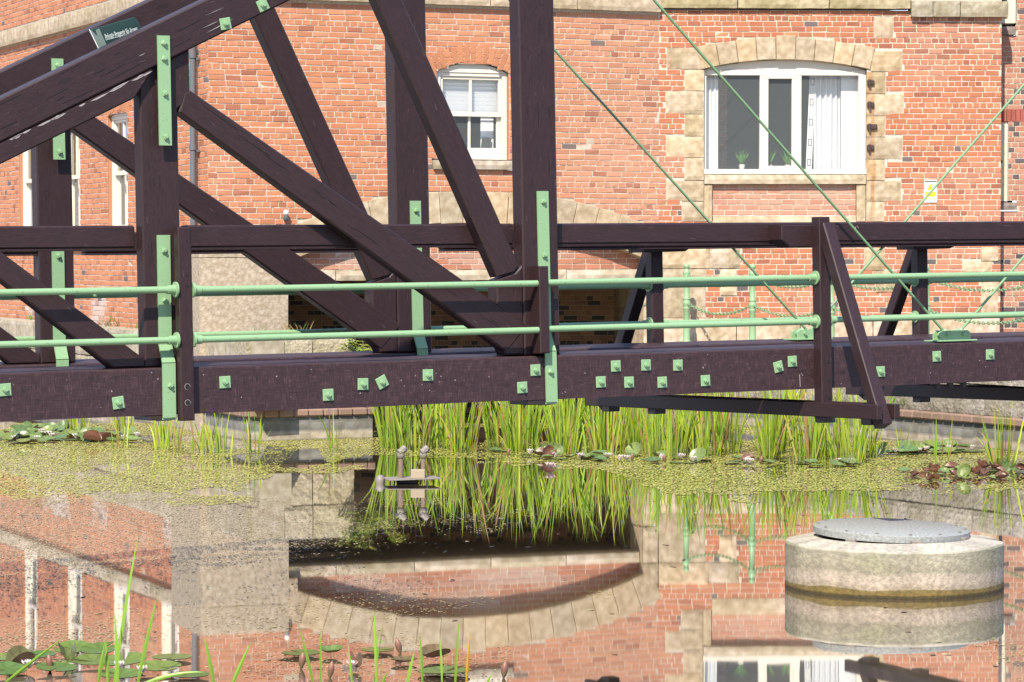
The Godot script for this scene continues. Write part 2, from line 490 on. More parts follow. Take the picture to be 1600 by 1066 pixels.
# a radial stone of an arch with centre (cu, ch)
func voussoir(parent: Node3D, called: String, fc: Face, cu: float, ch: float, r0: float, r1: float, a0: float, a1: float, z0: float, z1: float, col: Color, mtl: Material, bevel := 0.006) -> void:
	var poly := PackedVector2Array()
	for k in 3: poly.append(Vector2(cu + r0 * sin(lerpf(a0, a1, k / 2.0)), ch + r0 * cos(lerpf(a0, a1, k / 2.0))))
	for k in 3: poly.append(Vector2(cu + r1 * sin(lerpf(a1, a0, k / 2.0)), ch + r1 * cos(lerpf(a1, a0, k / 2.0))))
	face_prism(parent, called, fc, poly, z0, z1, bevel, col, mtl)

func stone_tone() -> Color:
	var k := rng.randf_range(0.86, 1.1)
	var y := rng.randf_range(-0.03, 0.03)
	return Color(0.50 * k + y * 0.7, 0.405 * k, 0.285 * k - y * 0.6)

# the dark room behind a window: five inner faces
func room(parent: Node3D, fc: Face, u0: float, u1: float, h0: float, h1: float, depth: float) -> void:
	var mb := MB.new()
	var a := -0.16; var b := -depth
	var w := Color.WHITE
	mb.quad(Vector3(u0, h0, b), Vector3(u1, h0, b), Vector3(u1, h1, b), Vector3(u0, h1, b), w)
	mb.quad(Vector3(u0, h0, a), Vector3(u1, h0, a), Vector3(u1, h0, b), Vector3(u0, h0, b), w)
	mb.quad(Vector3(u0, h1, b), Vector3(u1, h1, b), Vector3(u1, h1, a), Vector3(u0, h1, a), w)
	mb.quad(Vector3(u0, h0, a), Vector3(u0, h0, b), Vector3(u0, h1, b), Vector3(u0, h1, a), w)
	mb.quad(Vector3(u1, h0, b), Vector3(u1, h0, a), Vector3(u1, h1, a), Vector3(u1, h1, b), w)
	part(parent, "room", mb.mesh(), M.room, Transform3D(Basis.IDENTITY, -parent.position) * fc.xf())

# two-over-two sash window, as a part with frame, sash bars and panes below it
func sash_window(parent: Node3D, fc: Face, u0: float, u1: float, h0: float, h1: float, rise: float, lift := 0.0) -> Node3D:
	var w := Node3D.new()
	w.name = "window"
	w.position = fc.at((u0 + u1) * 0.5, h0) - parent.position
	parent.add_child(w, true)
	var f2 := Face.new(fc.at(0, 0) - parent.position - w.position, fc.d)
	var P := func(nm: String, a: float, b: float, c: float, d: float, z0: float, z1: float) -> void:
		var mb := MB.new()
		mb.box(Vector3.ZERO, Vector3(b - a, d - c, z1 - z0), 0.006)
		part(w, nm, mb.mesh(), M.white_paint, f2.xf((a + b) * 0.5, (c + d) * 0.5, (z0 + z1) * 0.5))
	for q in [[u0 - 0.07, u0 - 0.001], [u1 + 0.001, u1 + 0.07]]:
		face_box(parent, "reveal", fc, q[0], q[1], h0, h1, -0.24, -0.013, M.brick, 0.0, Color(0.50, 0.22, 0.12))
	var fr := 0.085
	P.call("frame", u0, u0 + fr, h0, h1, -0.2, -0.07)
	P.call("frame", u1 - fr, u1, h0, h1, -0.2, -0.07)
	P.call("frame", u0 + fr, u1 - fr, h1 - 0.06, h1, -0.2, -0.075)
	P.call("sill", u0 + fr, u1 - fr, h0, h0 + 0.1, -0.2, -0.06)
	var a := u0 + fr; var b := u1 - fr; var mid := (h0 + h1) * 0.5 + lift
	var um := (a + b) * 0.5
	# upper sash in front, lower sash behind
	P.call("sash", a, b, mid - 0.035, mid + 0.04, -0.15, -0.1)
	P.call("sash", a, b, h1 - 0.11, h1 - 0.06, -0.15, -0.1)
	P.call("sash", a, a + 0.05, mid + 0.04, h1 - 0.11, -0.15, -0.1)
	P.call("sash", b - 0.05, b, mid + 0.04, h1 - 0.11, -0.15, -0.1)
	P.call("glazing_bar", um - 0.022, um + 0.022, mid + 0.04, h1 - 0.11, -0.145, -0.105)
	P.call("sash", a, b, h0 + 0.1, h0 + 0.19, -0.2, -0.155)
	P.call("sash", a, a + 0.06, h0 + 0.19, mid - 0.035, -0.2, -0.155)
	P.call("sash", b - 0.06, b, h0 + 0.19, mid - 0.035, -0.2, -0.155)
	P.call("glazing_bar", um - 0.022, um + 0.022, h0 + 0.19, mid - 0.035, -0.195, -0.16)
	for q in [[a + 0.05, um - 0.022, mid + 0.04, h1 - 0.11, -0.125], [um + 0.022, b - 0.05, mid + 0.04, h1 - 0.11, -0.125], [a + 0.06, um - 0.022, h0 + 0.19, mid - 0.035, -0.178], [um + 0.022, b - 0.06, h0 + 0.19, mid - 0.035, -0.178]]:
		var mb := MB.new()
		var x: float = (q[1] - q[0]) * 0.5; var y: float = (q[3] - q[2]) * 0.5
		mb.quad(Vector3(-x, -y, 0), Vector3(x, -y, 0), Vector3(x, y, 0), Vector3(-x, y, 0), Color.WHITE)
		part(w, "pane", mb.mesh(), M.glass, f2.xf((q[0] + q[1]) * 0.5, (q[2] + q[3]) * 0.5, q[4]))
	if rise > 0.0:
		part(w, "head_board", arch_head(u1 - u0, rise).mesh(), M.white_paint, f2.xf(u0, h1, 0))
	return w

func arch_head(width: float, rise: float) -> MB:
	var poly := PackedVector2Array([Vector2(0, 0), Vector2(width, 0)])
	var w := width * 0.5
	var R := (w * w + rise * rise) / (2.0 * rise)
	for k in range(1, 12):
		var x := lerpf(w, -w, k / 12.0)
		poly.append(Vector2(w + x, rise - R + sqrt(R * R - x * x)))
	var mb := MB.new()
	mb.prism(poly, -0.2, -0.06, 0.004)
	return mb

func arch_bricks(parent: Node3D, fc: Face, u0: float, u1: float, h1: float, rise: float, depth: float, count: int) -> void:
	var w := (u1 - u0) * 0.5
	var R := (w * w + rise * rise) / (2.0 * rise)
	var cu := (u0 + u1) * 0.5; var ch := h1 + rise - R
	var half := asin(minf(1.0, (w + 0.06) / R))
	for k in count:
		var a0 := lerpf(-half, half, float(k) / count) + 0.0095 / R; var a1 := lerpf(-half, half, float(k + 1) / count) - 0.0095 / R
		var tone := Color(0.56, 0.24, 0.12) * rng.randf_range(0.8, 1.1)
		if k % 2 == 0:
			voussoir(parent, "arch_brick", fc, cu, ch, R + 0.008, R + depth, a0, a1, -0.1, 0.004, tone, M.brick, 0.004)
		else:
			voussoir(parent, "arch_brick", fc, cu, ch, R + 0.008, R + depth * 0.48, a0, a1, -0.1, 0.003, tone, M.brick, 0.004)
			voussoir(parent, "arch_brick", fc, cu, ch, R + depth * 0.52, R + depth, a0, a1, -0.1, 0.004, tone * 1.08, M.brick, 0.004)
	# mortar bed behind the ring
	var bed := MB.new()
	var bxf := Transform3D(Basis.IDENTITY, -parent.position) * fc.xf()
	for k in 24:
		var b0 := lerpf(-half, half, k / 24.0); var b1 := lerpf(-half, half, (k + 1) / 24.0)
		bed.quad(bxf * Vector3(cu + (R + 0.002) * sin(b0), ch + (R + 0.002) * cos(b0), -0.006), bxf * Vector3(cu + (R + 0.002) * sin(b1), ch + (R + 0.002) * cos(b1), -0.006), bxf * Vector3(cu + (R + depth + 0.03) * sin(b1), ch + (R + depth + 0.03) * cos(b1), -0.006), bxf * Vector3(cu + (R + depth + 0.03) * sin(b0), ch + (R + depth + 0.03) * cos(b0), -0.006), Color(0.62, 0.54, 0.43))
	part(parent, "arch_mortar", bed.mesh(), M.mortar)

# ---------------------------------------------------------------- the warehouse
func build_warehouse() -> void:
	var b := thing("brick_warehouse", "old red brick warehouse with sandstone arch, quoins and white windows behind the bridge", "building", F1.a)
	var bricks := MB.new()
	var mortar := MB.new()
	var lime := func(k: float) -> Color: return Color(0.57, 0.225, 0.115).lerp(Color(0.66, 0.42, 0.31), k)
	var tone1 := func(u: float, h: float) -> Color:
		var r := rng.randf()
		var n1 := noise.get_noise_2d(u * 14.0, h * 18.0)
		var pale := clampf((u - 4.4) / 2.2, 0.0, 1.0) * 0.26 + maxf(0.0, n1) * 0.18
		var c: Color = lime.call(pale)
		c *= rng.randf_range(0.90, 1.08) * (1.0 - maxf(0.0, noise.get_noise_2d(u * 9.0 + 70.0, h * 5.0)) * 0.5)
		if r < 0.07: c = c.lerp(Color(0.30, 0.10, 0.065), 0.6)
		elif r < 0.14: c = c.lerp(Color(0.60, 0.30, 0.16), 0.6)
		elif r < 0.148: c = Color(0.20, 0.155, 0.14)
		elif r < 0.152: c = Color(0.55, 0.46, 0.36)
		return c
	var tone2 := func(u: float, h: float) -> Color:
		var r := rng.randf()
		var n1 := noise.get_noise_2d(u * 20.0 + 300.0, h * 20.0)
		var c := Color(0.51, 0.185, 0.095) * rng.randf_range(0.88, 1.08) * (1.0 - maxf(0.0, noise.get_noise_2d(u * 9.0 + 170.0, h * 5.0)) * 0.5)
		c = c.lerp(Color(0.62, 0.42, 0.33), maxf(0.0, n1) * 0.45)
		if r < 0.10: c = c.lerp(Color(0.27, 0.09, 0.06), 0.6)
		elif r < 0.17: c = c.lerp(Color(0.60, 0.28, 0.14), 0.6)
		elif r < 0.176: c = Color(0.17, 0.13, 0.13)
		if h < 2.5 and r > 0.955: c = Color(0.13, 0.11, 0.115)
		return c
	var toneL := func(u: float, h: float) -> Color:
		var r := rng.randf()
		var c := Color(0.62, 0.255, 0.13) * rng.randf_range(0.84, 1.1)
		if h < 2.1 and u > 2.0:
			var salt := noise.get_noise_2d(u * 26.0, h * 42.0) + 0.32 - absf(h - 1.75) * 0.9 - absf(u - 7.0) * 0.035
			c = c.lerp(Color(0.66, 0.58, 0.55), clampf(salt * 2.2, 0.0, 0.85))
		if r < 0.08: c = c.lerp(Color(0.30, 0.10, 0.06), 0.6)
		elif r < 0.088: c = Color(0.17, 0.14, 0.14)
		return c
	var m1 := func(u: float, _h: float) -> Color: return Color(0.62, 0.54, 0.44)
	var m2 := func(_u: float, _h: float) -> Color: return Color(0.66, 0.58, 0.47)
	# --- long face with the boat arch
	var AC := Vector2(4.38, -4.82)
	var arch_out := func(h: float):
		if h < 1.0: return [0.75, 7.34]
		if h < 2.57: return [0.75, 7.34]
		var y: float = h - AC.y
		if y >= 8.5: return null
		var x := sqrt(8.5 * 8.5 - y * y)
		return [AC.x - x, AC.x + x]
	var holes1 := [arch_out, [3.74, 4.98, 4.14, 5.53, 0.16], [3.66, 5.03, 3.99, 4.14], [0.0, 8.2, 6.58, 6.92]]
	# the sandstone beside the arch, right of the opening
	holes1.append([7.34, 8.0, 1.0, 2.99])
	lay_bricks(F1, 0.0, 7.62, 2.4, 7.8, 0.262, holes1, tone1, bricks, mortar, m1, b, 300, Rect2(0.03, 2.9, 3.3, 3.6))
	# --- right-hand face
	var quoins := [[-0.20, 5.66, 0.41, 6.02], [0.09, 5.31, 0.41, 5.66], [-0.22, 4.93, 0.41, 5.31], [0.09, 4.57, 0.41, 4.93], [-0.21, 4.22, 0.41, 4.57], [0.09, 3.85, 0.41, 4.22], [-0.21, 3.51, 0.41, 3.85], [0.05, 3.18, 0.41, 3.51],
		[-0.322, 2.41, 0.50, 2.78], [0.50, 2.41, 1.00, 2.74], [-0.322, 1.60, 0.44, 2.41], [0.68, 1.97, 0.95, 2.41], [3.14, 5.63, 3.66, 5.97], [3.08, 5.27, 3.39, 5.63], [3.08, 4.91, 3.69, 5.27], [3.08, 4.56, 3.39, 4.91],
		[3.08, 4.20, 3.67, 4.56], [3.08, 3.85, 3.38, 4.20], [3.08, 3.51, 3.65, 3.85], [3.08, 3.18, 3.37, 3.51], [3.20, 6.16, 3.51, 6.52], [3.05, 2.38, 3.38, 2.76], [3.24, 2.02, 3.58, 2.38], [4.98, 2.53, 5.26, 2.77], [4.67, 2.35, 5.16, 2.53], [4.99, 1.67, 5.26, 2.22]]
	var holes2 := [[0.41, 3.08, 3.18, 5.66]]
	for q in quoins: holes2.append([q[0], q[2], q[1], q[3]])
	var R2 := 6.3
	var big_ring := func(h: float):
		var y := h - (6.19 - R2)
		if h < 5.60 or y >= R2: return null
		var x := sqrt(R2 * R2 - y * y)
		return [maxf(0.3, 1.745 - x), minf(3.2, 1.745 + x)]
	holes2.append(big_ring)
	holes2.append([-0.3, 6.0, 6.64, 6.92])
	holes2.append([3.78, 6.0, 6.51, 6.80])
	lay_bricks(F2, -0.327, 5.30, 1.60, 7.8, 0.2275, holes2, tone2, bricks, mortar, m2, b)
	# --- receding left face
	var wins := [[-1.5, -0.35], [1.49, 2.65], [4.52, 5.70], [7.44, 8.60], [10.17, 11.33]]
	var holes3 := [[-5.0, 12.9, 2.71, 2.95], [-5.0, 12.9, 6.62, 6.92]]
	for w in wins: holes3.append([w[0], w[1], 2.95, 4.98, 0.08])
	lay_bricks(LW, -5.0, 12.895, 1.40, 7.8, 0.24, holes3, toneL, bricks, mortar, m1, b)
	# infill in the arch, set back
	var infill := func(h: float):
		var y: float = h - AC.y
		if h < 2.5 or y >= 7.97: return [0.0, 9.0] if y >= 7.97 else null
		return null
	var tone_in := func(u: float, h: float) -> Color:
		var c := Color(0.48, 0.20, 0.12) * rng.randf_range(0.82, 1.08)
		return c.lerp(Color(0.62, 0.50, 0.43), clampf(noise.get_noise_2d(u * 25.0, h * 60.0) * 1.1 + (0.30 if h < 2.62 else 0.0), 0.0, 0.7))
	lay_bricks(F1, 0.9, 7.8, 2.40, 3.16, 0.25, [infill], tone_in, bricks, mortar, m1, b, 0, Rect2(), -0.20)
	# brick back wall of the boat arch, with many dark headers
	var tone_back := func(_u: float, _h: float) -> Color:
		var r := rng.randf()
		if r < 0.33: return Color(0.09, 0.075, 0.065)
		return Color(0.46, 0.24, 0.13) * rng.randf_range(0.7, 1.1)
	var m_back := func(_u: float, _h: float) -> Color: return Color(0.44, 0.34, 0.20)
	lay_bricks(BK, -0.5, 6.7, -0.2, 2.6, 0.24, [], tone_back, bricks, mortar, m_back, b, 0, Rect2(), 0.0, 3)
	var inv := Transform3D(Basis.IDENTITY, -b.position)
	# mortar beds that close the stepped edges of the brickwork round arches and bands
	for k in 40:
		for q in [[F1, AC, 8.40, 8.62, asin(3.24 / 8.4)], [F2, Vector2(1.745, 6.19 - R2), R2 - 0.05, R2 + 0.10, asin(1.42 / R2)]]:
			var fc: Face = q[0]
			var cc: Vector2 = q[1]
			var a0 := lerpf(-q[4], q[4], k / 40.0); var a1 := lerpf(-q[4], q[4], (k + 1) / 40.0)
			mortar.quad(fc.at(cc.x + q[2] * sin(a0), cc.y + q[2] * cos(a0), -0.0085), fc.at(cc.x + q[2] * sin(a1), cc.y + q[2] * cos(a1), -0.0085), fc.at(cc.x + q[3] * sin(a1), cc.y + q[3] * cos(a1), -0.0085), fc.at(cc.x + q[3] * sin(a0), cc.y + q[3] * cos(a0), -0.0085), Color(0.58, 0.51, 0.41))
	for q in [[F1, 0.0, 7.62, 6.5], [F1, 0.0, 7.62, 6.86], [F2, -0.327, 5.3, 6.45], [F2, -0.327, 5.3, 6.74], [F2, -0.327, 5.3, 6.86], [LW, -5.0, 12.89, 6.54], [LW, -5.0, 12.89, 6.86], [LW, -5.0, 12.89, 2.64]]:
		var fc: Face = q[0]
		mortar.quad(fc.at(q[1], q[3], -0.009), fc.at(q[2], q[3], -0.009), fc.at(q[2], q[3] + 0.13, -0.009), fc.at(q[1], q[3] + 0.13, -0.009), Color(0.58, 0.51, 0.41))
	var bs := part(b, "brickwork", bricks.mesh(), M.brick, inv)
	bs.set_meta("kind", "stuff")
	# stone jambs, side walls and ceiling of the boat arch
	var tun := MB.new()
	var tc := Color(0.50, 0.41, 0.27)
	var jr0 := F1.at(7.34, 0, -0.02); var jr1 := Vector3(1.80, 0, -50.79); var jl0 := F1.at(0.75, 0, -0.02); var jl1 := Vector3(-4.6, 0, -50.79)
	var up := Vector3(0, 2.42, 0); var dn := Vector3(0, -0.3, 0)
	tun.quad(jr0 + dn, jr0 + up, jr1 + up, jr1 + dn, tc)
	tun.quad(jl1 + dn, jl1 + up, jl0 + up, jl0 + dn, tc)
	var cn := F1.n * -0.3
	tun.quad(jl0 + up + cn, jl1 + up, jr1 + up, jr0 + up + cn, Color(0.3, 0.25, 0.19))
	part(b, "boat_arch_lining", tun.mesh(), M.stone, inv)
	for k in 5:
		stone_block(b, "jamb_stone", Face.new(F1.at(7.34, 0), (jr1 - jr0) * -1.0) if false else Face.new(jr1, jr0 - jr1), 0.3 + 0.62 * k, 1.05, 0.9 + 0.62 * k, 1.72, 0.012, 0.008, Color(0.50, 0.41, 0.26), M.stone, -0.02)
		stone_block(b, "jamb_stone", Face.new(jr1, jr0 - jr1), 0.05 + 0.7 * k, 1.73, 0.73 + 0.7 * k, 2.38, 0.012, 0.008, Color(0.52, 0.43, 0.27), M.stone, -0.02)
	# lintel beam across the opening
	for k in 5:
		var col := Color(0.56, 0.48, 0.37) * rng.randf_range(0.92, 1.06)
		stone_block(b, "lintel_stone", F1, 0.78 + 1.31 * k, 2.23, 0.78 + 1.31 * (k + 1) - 0.004, 2.40, 0.01, 0.006, col, M.concrete, -0.5, -0.10)
	# arch ring of sandstone voussoirs
	var nv := 17
	var half := asin(3.22 / 8.25)
	for k in nv:
		var a0 := lerpf(-half, half, float(k) / nv) + 0.0006; var a1 := lerpf(-half, half, float(k + 1) / nv) - 0.0006
		voussoir(b, "arch_stone", F1, AC.x, AC.y, 7.97 + rng.randf_range(-0.008, 0.012), 8.49 + rng.randf_range(-0.02, 0.02), a0, a1, -0.55, rng.randf_range(0.0, 0.014), stone_tone(), M.stone, 0.008)
	# springers and the stonework right of the arch
	for q in [[0.80, 2.40, 1.42, 2.98], [7.35, 2.42, 7.615, 2.98], [7.34, 1.82, 7.615, 2.41], [7.34, 1.0, 7.615, 1.80]]:
		stone_block(b, "springer_stone", F1, q[0], q[1], q[2], q[3], 0.015, 0.012, Color(0.50, 0.41, 0.30) * rng.randf_range(0.95, 1.05), M.stone, -0.5)
	for q in quoins:
		mortar.quad(F2.at(q[0], q[1] - 0.05, -0.009), F2.at(q[2], q[1] - 0.05, -0.009), F2.at(q[2], q[3] + 0.05, -0.009), F2.at(q[0], q[3] + 0.05, -0.009), Color(0.64, 0.58, 0.48))
		var t := stone_tone()
		stone_block(b, "quoin_stone", F2, q[0], q[1] + 0.003, q[2], q[3] - 0.003, 0.012 if q[1] > 3.0 else 0.02, 0.007 if q[1] > 3.0 else 0.012, t, M.stone)
	# plinth stones of the right face
	var u := -0.32
	for w in [1.27, 1.05, 1.2, 0.9, 1.2]:
		stone_block(b, "plinth_stone", F2, u, 1.0, u + w - 0.006, 1.60, 0.03, 0.01, Color(0.52, 0.43, 0.33) * rng.randf_range(0.93, 1.06), M.stone)
		u += w
	# string courses
	u = -0.02
	for w in [1.55, 1.4, 1.7, 1.5, 1.49]:
		stone_block(b, "string_course_stone", F1, u, 6.58, u + w - 0.005, 6.90, 0.10, 0.004, Color(0.49, 0.41, 0.30) * rng.randf_range(0.93, 1.05), M.stone)
		u += w
	u = -0.36
	for w in [1.31, 1.5, 1.34]:
		stone_block(b, "string_course_stone", F2, u, 6.65, u + w - 0.005, 6.90, 0.09, 0.008, Color(0.42, 0.37, 0.23) * rng.randf_range(0.93, 1.05), M.stone)
		u += w
	u = 3.79
	for w in [0.36, 0.45, 0.80]:
		stone_block(b, "string_course_stone", F2, u, 6.52, u + w - 0.005, 6.78, 0.11, 0.012, Color(0.36, 0.33, 0.25) * rng.randf_range(0.93, 1.05), M.stone)
		u += w
	u = -5.0
	for k in 12:
		stone_block(b, "string_course_stone", LW, u, 6.62, u + 1.49, 6.90, 0.10, 0.004, Color(0.49, 0.41, 0.30) * rng.randf_range(0.93, 1.05), M.stone)
		stone_block(b, "sill_band_stone", LW, u, 2.71, u + 1.49, 2.95, 0.06, 0.004, Color(0.52, 0.45, 0.35) * rng.randf_range(0.95, 1.05), M.stone)
		u += 1.4925
	# big window of the right face
	big_window(b, R2)
	# the small sash window above the arch
	arch_bricks(b, F1, 3.74, 4.98, 5.53, 0.16, 0.27, 15)
	sash_window(b, F1, 3.75, 4.97, 4.15, 5.53, 0.15, 0.03)
	stone_block(b, "window_sill", F1, 3.67, 3.99, 5.02, 4.14, 0.07, 0.004, Color(0.42, 0.37, 0.29), M.stone)
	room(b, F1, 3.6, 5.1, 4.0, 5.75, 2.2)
	var bl := thing("window_blind", "pale slatted blind half lowered behind the small sash window", "blind", F1.at(4.36, 4.95, -0.24))
	for k in 9:
		var mb := MB.new()
		mb.box(Vector3.ZERO, Vector3(1.02, 0.062, 0.004), 0.0, Color.WHITE, Basis(Vector3.RIGHT, 0.35))
		part(bl, "slat", mb.mesh(), M.blind, Transform3D(F1.xf().basis, Vector3(0, -0.02 + 0.06 * k, 0)))
	var tab := MB.new()
	tab.box(Vector3.ZERO, Vector3(0.16, 0.22, 0.02), 0.004, Color.WHITE, Basis(Vector3(0, 0, 1), -0.12))
	var tb := part(self, "photo_frame", tab.mesh(), M.dark, F1.xf(4.70, 4.41, -0.3))
	tag(tb, "small dark picture frame standing in the lower right of the small sash window", "picture frame")
	var strip := MB.new()
	strip.box(Vector3.ZERO, Vector3(0.22, 0.58, 0.02), 0.003)
	var st := part(self, "window_curtain", strip.mesh(), M.blind, F1.xf(4.74, 4.58, -0.36))
	tag(st, "narrow pale curtain at the lower right of the small sash window", "curtain")
	for w in wins:
		sash_window(b, LW, w[0], w[1], 2.95, 4.98, 0.07, 0.05)
		arch_bricks(b, LW, w[0], w[1], 4.98, 0.08, 0.25, 13)
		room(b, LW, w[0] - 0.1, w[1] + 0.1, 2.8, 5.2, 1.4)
	var names := ["curtain far down the receding brick wall, left edge of the picture", "curtain in the second window of the receding brick wall", "pale curtain behind the third window of the receding brick wall", "pale curtain in the window beside the drainpipe"]
	for k in 4:
		var w2: Array = wins[k + 1]
		var cu := thing("window_curtain", names[k], "curtain", LW.at((w2[0] + w2[1]) * 0.5, 3.0, -0.3), "curtains of the receding wall")
		for s in [-1.0, 1.0]:
			part(cu, "curtain_panel", wavy(0.36, 1.9, 0.03, 5).mesh(), M.curtain, Transform3D(LW.xf().basis, LW.d * (0.3 * s) + Vector3(0, 0, 0)))
	# return wall at the right end
	var ret := MB.new()
	var e0 := F2.at(5.30, 1.0, -0.002); var e1 := Vector3(e0.x, 1.0, -47.86); var top := Vector3(0, 6.8, 0)
	ret.quad(e0, e1, e1 + top, e0 + top, Color(0.36, 0.14, 0.08))
	part(b, "return_wall", ret.mesh(), M.brick, inv)
	part(b, "mortar", mortar.mesh(), M.mortar, inv)
	# roof slab keeps the sun out of the rooms
	var roof := MB.new()
	var rp := PackedVector3Array([LW.at(-5.0, 7.8), LW.at(12.895, 7.8), F1.at(7.62, 7.8), F2.at(5.3, 7.8), Vector3(8.0, 7.8, -62), Vector3(-11, 7.8, -64)])
	for k in range(1, 5):
		roof.tri(rp[0], rp[k], rp[k + 1], Color(0.3, 0.28, 0.25))
	part(b, "roof", roof.mesh(), M.stone, inv)
	# iron pintles left of the old loading doors, with rust below
	for h in [5.45, 5.09, 4.73, 4.39]:
		var mb := MB.new()
		var wd := 0.17 if h == 4.73 else 0.12
		mb.box(Vector3(wd * 0.5 - 0.06, 0, 0.03), Vector3(wd, 0.085, 0.05), 0.012)
		mb.tube(PackedVector3Array([Vector3(-0.02, -0.05, 0.06), Vector3(-0.02, 0.05, 0.06)]), 0.024, 8)
		part(b, "iron_pintle", mb.mesh(), M.iron, inv * F2.xf(3.14, h, 0.0))
	# light drainpipe
	var dp := MB.new()
	dp.tube(PackedVector3Array([LW.at(12.42, 6.5, 0.09), LW.at(12.42, 1.4, 0.09)]), 0.048, 12)
	for h in [2.95, 5.72, 4.3]:
		dp.lathe(LW.at(12.42, h, 0.09), PackedVector2Array([Vector2(0.048, -0.05), Vector2(0.062, -0.045), Vector2(0.062, 0.045), Vector2(0.048, 0.05)]), 12)
		dp.box(LW.at(12.42, h - 0.06, 0.03), Vector3(0.2, 0.04, 0.05), 0.005, Color.WHITE, LW.xf().basis)
	var pd := part(self, "drainpipe", dp.mesh(), M.pipe)
	tag(pd, "dark grey drainpipe down the corner of the brick warehouse", "drainpipe")
	# rendered pier left of the boat arch
	var pr := thing("rendered_pier", "beige rendered masonry pier with rough face left of the arch", "pier", F1.at(0.1, 0, 1.0))
	for q in [[0.0, 2.60], [2.603, 3.02]]:
		var mb := MB.new()
		var nx := 10; var ny := 8
		var P := func(i: int, j: int) -> Vector3:
			var x := lerpf(-0.58, 0.795, float(i) / nx); var y := lerpf(q[0], q[1] - 0.004, float(j) / ny)
			return F1.at(x, y, 1.5 + noise.get_noise_2d(x * 60.0, y * 60.0) * 0.012 - (0.008 if j == ny or i == nx or i == 0 else 0.0)) - pr.position
		for i in nx:
			for j in ny:
				mb.quad(P.call(i, j), P.call(i + 1, j), P.call(i + 1, j + 1), P.call(i, j + 1), Color.WHITE)
		var c0: Vector3 = F1.at(-0.58, q[0], 1.49) - pr.position; var c1: Vector3 = F1.at(-0.55, q[0], -0.2) - pr.position
		var d0: Vector3 = F1.at(0.795, q[0], 1.49) - pr.position; var d1: Vector3 = F1.at(0.795, q[0], -0.3) - pr.position
		var hh := Vector3(0, q[1] - q[0] - 0.004, 0)
		mb.quad(c1, c0, c0 + hh, c1 + hh, Color.WHITE)
		mb.quad(d0, d1, d1 + hh, d0 + hh, Color.WHITE)
		mb.quad(c0 + hh, d0 + hh, d1 + hh, c1 + hh, Color.WHITE)
		part(pr, "pier_block", mb.mesh(), M.render_coat)
	# bulkhead lamp with its conduit
	var lp := thing("wall_lamp", "small round white wall lamp with grey base above the rendered pier", "lamp", F1.at(1.22, 3.1, 0.0))
	var gl := MB.new()
	gl.lathe(Vector3(0, 0.19, 0.08), PackedVector2Array([Vector2(0.001, -0.045), Vector2(0.03, -0.035), Vector2(0.045, 0.0), Vector2(0.03, 0.035), Vector2(0.001, 0.046)]), 14)
	part(lp, "globe", gl.mesh(), M.globe, Transform3D(F1.xf().basis, Vector3.ZERO))
	var ba := MB.new()
	ba.lathe(Vector3(0, 0.06, 0.08), PackedVector2Array([Vector2(0.012, 0.0), Vector2(0.028, 0.01), Vector2(0.038, 0.05), Vector2(0.038, 0.09), Vector2(0.001, 0.09)]), 12)
	ba.box(Vector3(0, 0.1, 0.035), Vector3(0.04, 0.04, 0.07), 0.004)
	part(lp, "base", ba.mesh(), M.pipe, Transform3D(F1.xf().basis, Vector3.ZERO))
	var cd := MB.new()
	cd.tube(PackedVector3Array([Vector3(0, 0.07, 0.05), Vector3(0.0, -0.1, 0.03), Vector3(0, -0.6, 0.03)]), 0.008, 6)
	part(lp, "conduit", cd.mesh(), M.pipe, Transform3D(F1.xf().basis, Vector3.ZERO))
	# yellow warning sign
	var sg := thing("warning_sign", "small white and yellow warning sign with a triangle on the brick wall", "sign", F2.at(4.135, 3.68, 0.012))
	var bx := F2.xf().basis
	var S := func(nm: String, w3: float, h3: float, x: float, y: float, z: float, mtl: Material) -> void:
		var mb := MB.new()
		mb.box(Vector3(x, y, z), Vector3(w3, h3, 0.003), 0.0)
		part(sg, nm, mb.mesh(), mtl, Transform3D(bx, Vector3.ZERO))
	S.call("plate", 0.21, 0.37, 0, 0, 0, M.sign_white)
	S.call("fixing_bar", 0.20, 0.018, 0, 0.16, 0.003, M.iron)
	S.call("yellow_panel", 0.175, 0.085, 0, -0.05, 0.003, M.sign_yellow)
	for k in 3: S.call("print_line", 0.15, 0.006, 0, -0.03 - 0.02 * k, 0.006, M.sign_yellow_line)
	S.call("yellow_stripe", 0.175, 0.016, 0, -0.128, 0.003, M.sign_yellow)
	var tr := MB.new()
	tr.prism(PackedVector2Array([Vector2(-0.058, 0.015), Vector2(0.058, 0.015), Vector2(0, 0.13)]), 0.0, 0.004, 0.0)
	part(sg, "yellow_triangle", tr.mesh(), M.sign_yellow, Transform3D(bx, Vector3.ZERO))
	var fg := MB.new()
	fg.prism(PackedVector2Array([Vector2(-0.028, 0.042), Vector2(-0.006, 0.05), Vector2(-0.004, 0.062), Vector2(0.012, 0.066), Vector2(0.012, 0.078), Vector2(-0.008, 0.072), Vector2(-0.012, 0.06), Vector2(-0.028, 0.054)]), 0.004, 0.006, 0.0)
	part(sg, "pictogram", fg.mesh(), M.sign_black, Transform3D(bx, Vector3.ZERO))

func wavy(width: float, height: float, depth: float, folds: int) -> MB:
	var mb := MB.new()
	var nx := folds * 8
	for i in nx:
		var P := func(k: int, y: float) -> Vector3:
			var t := float(k) / nx
			return Vector3((t - 0.5) * width, y, depth * (sin(t * TAU * folds) + 0.4 * sin(t * TAU * folds * 0.37 + 1.0)) * (0.7 + 0.3 * y / height))
		for j in 4:
			var y0 := height * j / 4.0; var y1 := height * (j + 1) / 4.0
			mb.quad(P.call(i, y0), P.call(i + 1, y0), P.call(i + 1, y1), P.call(i, y1), Color.WHITE)
	return mb

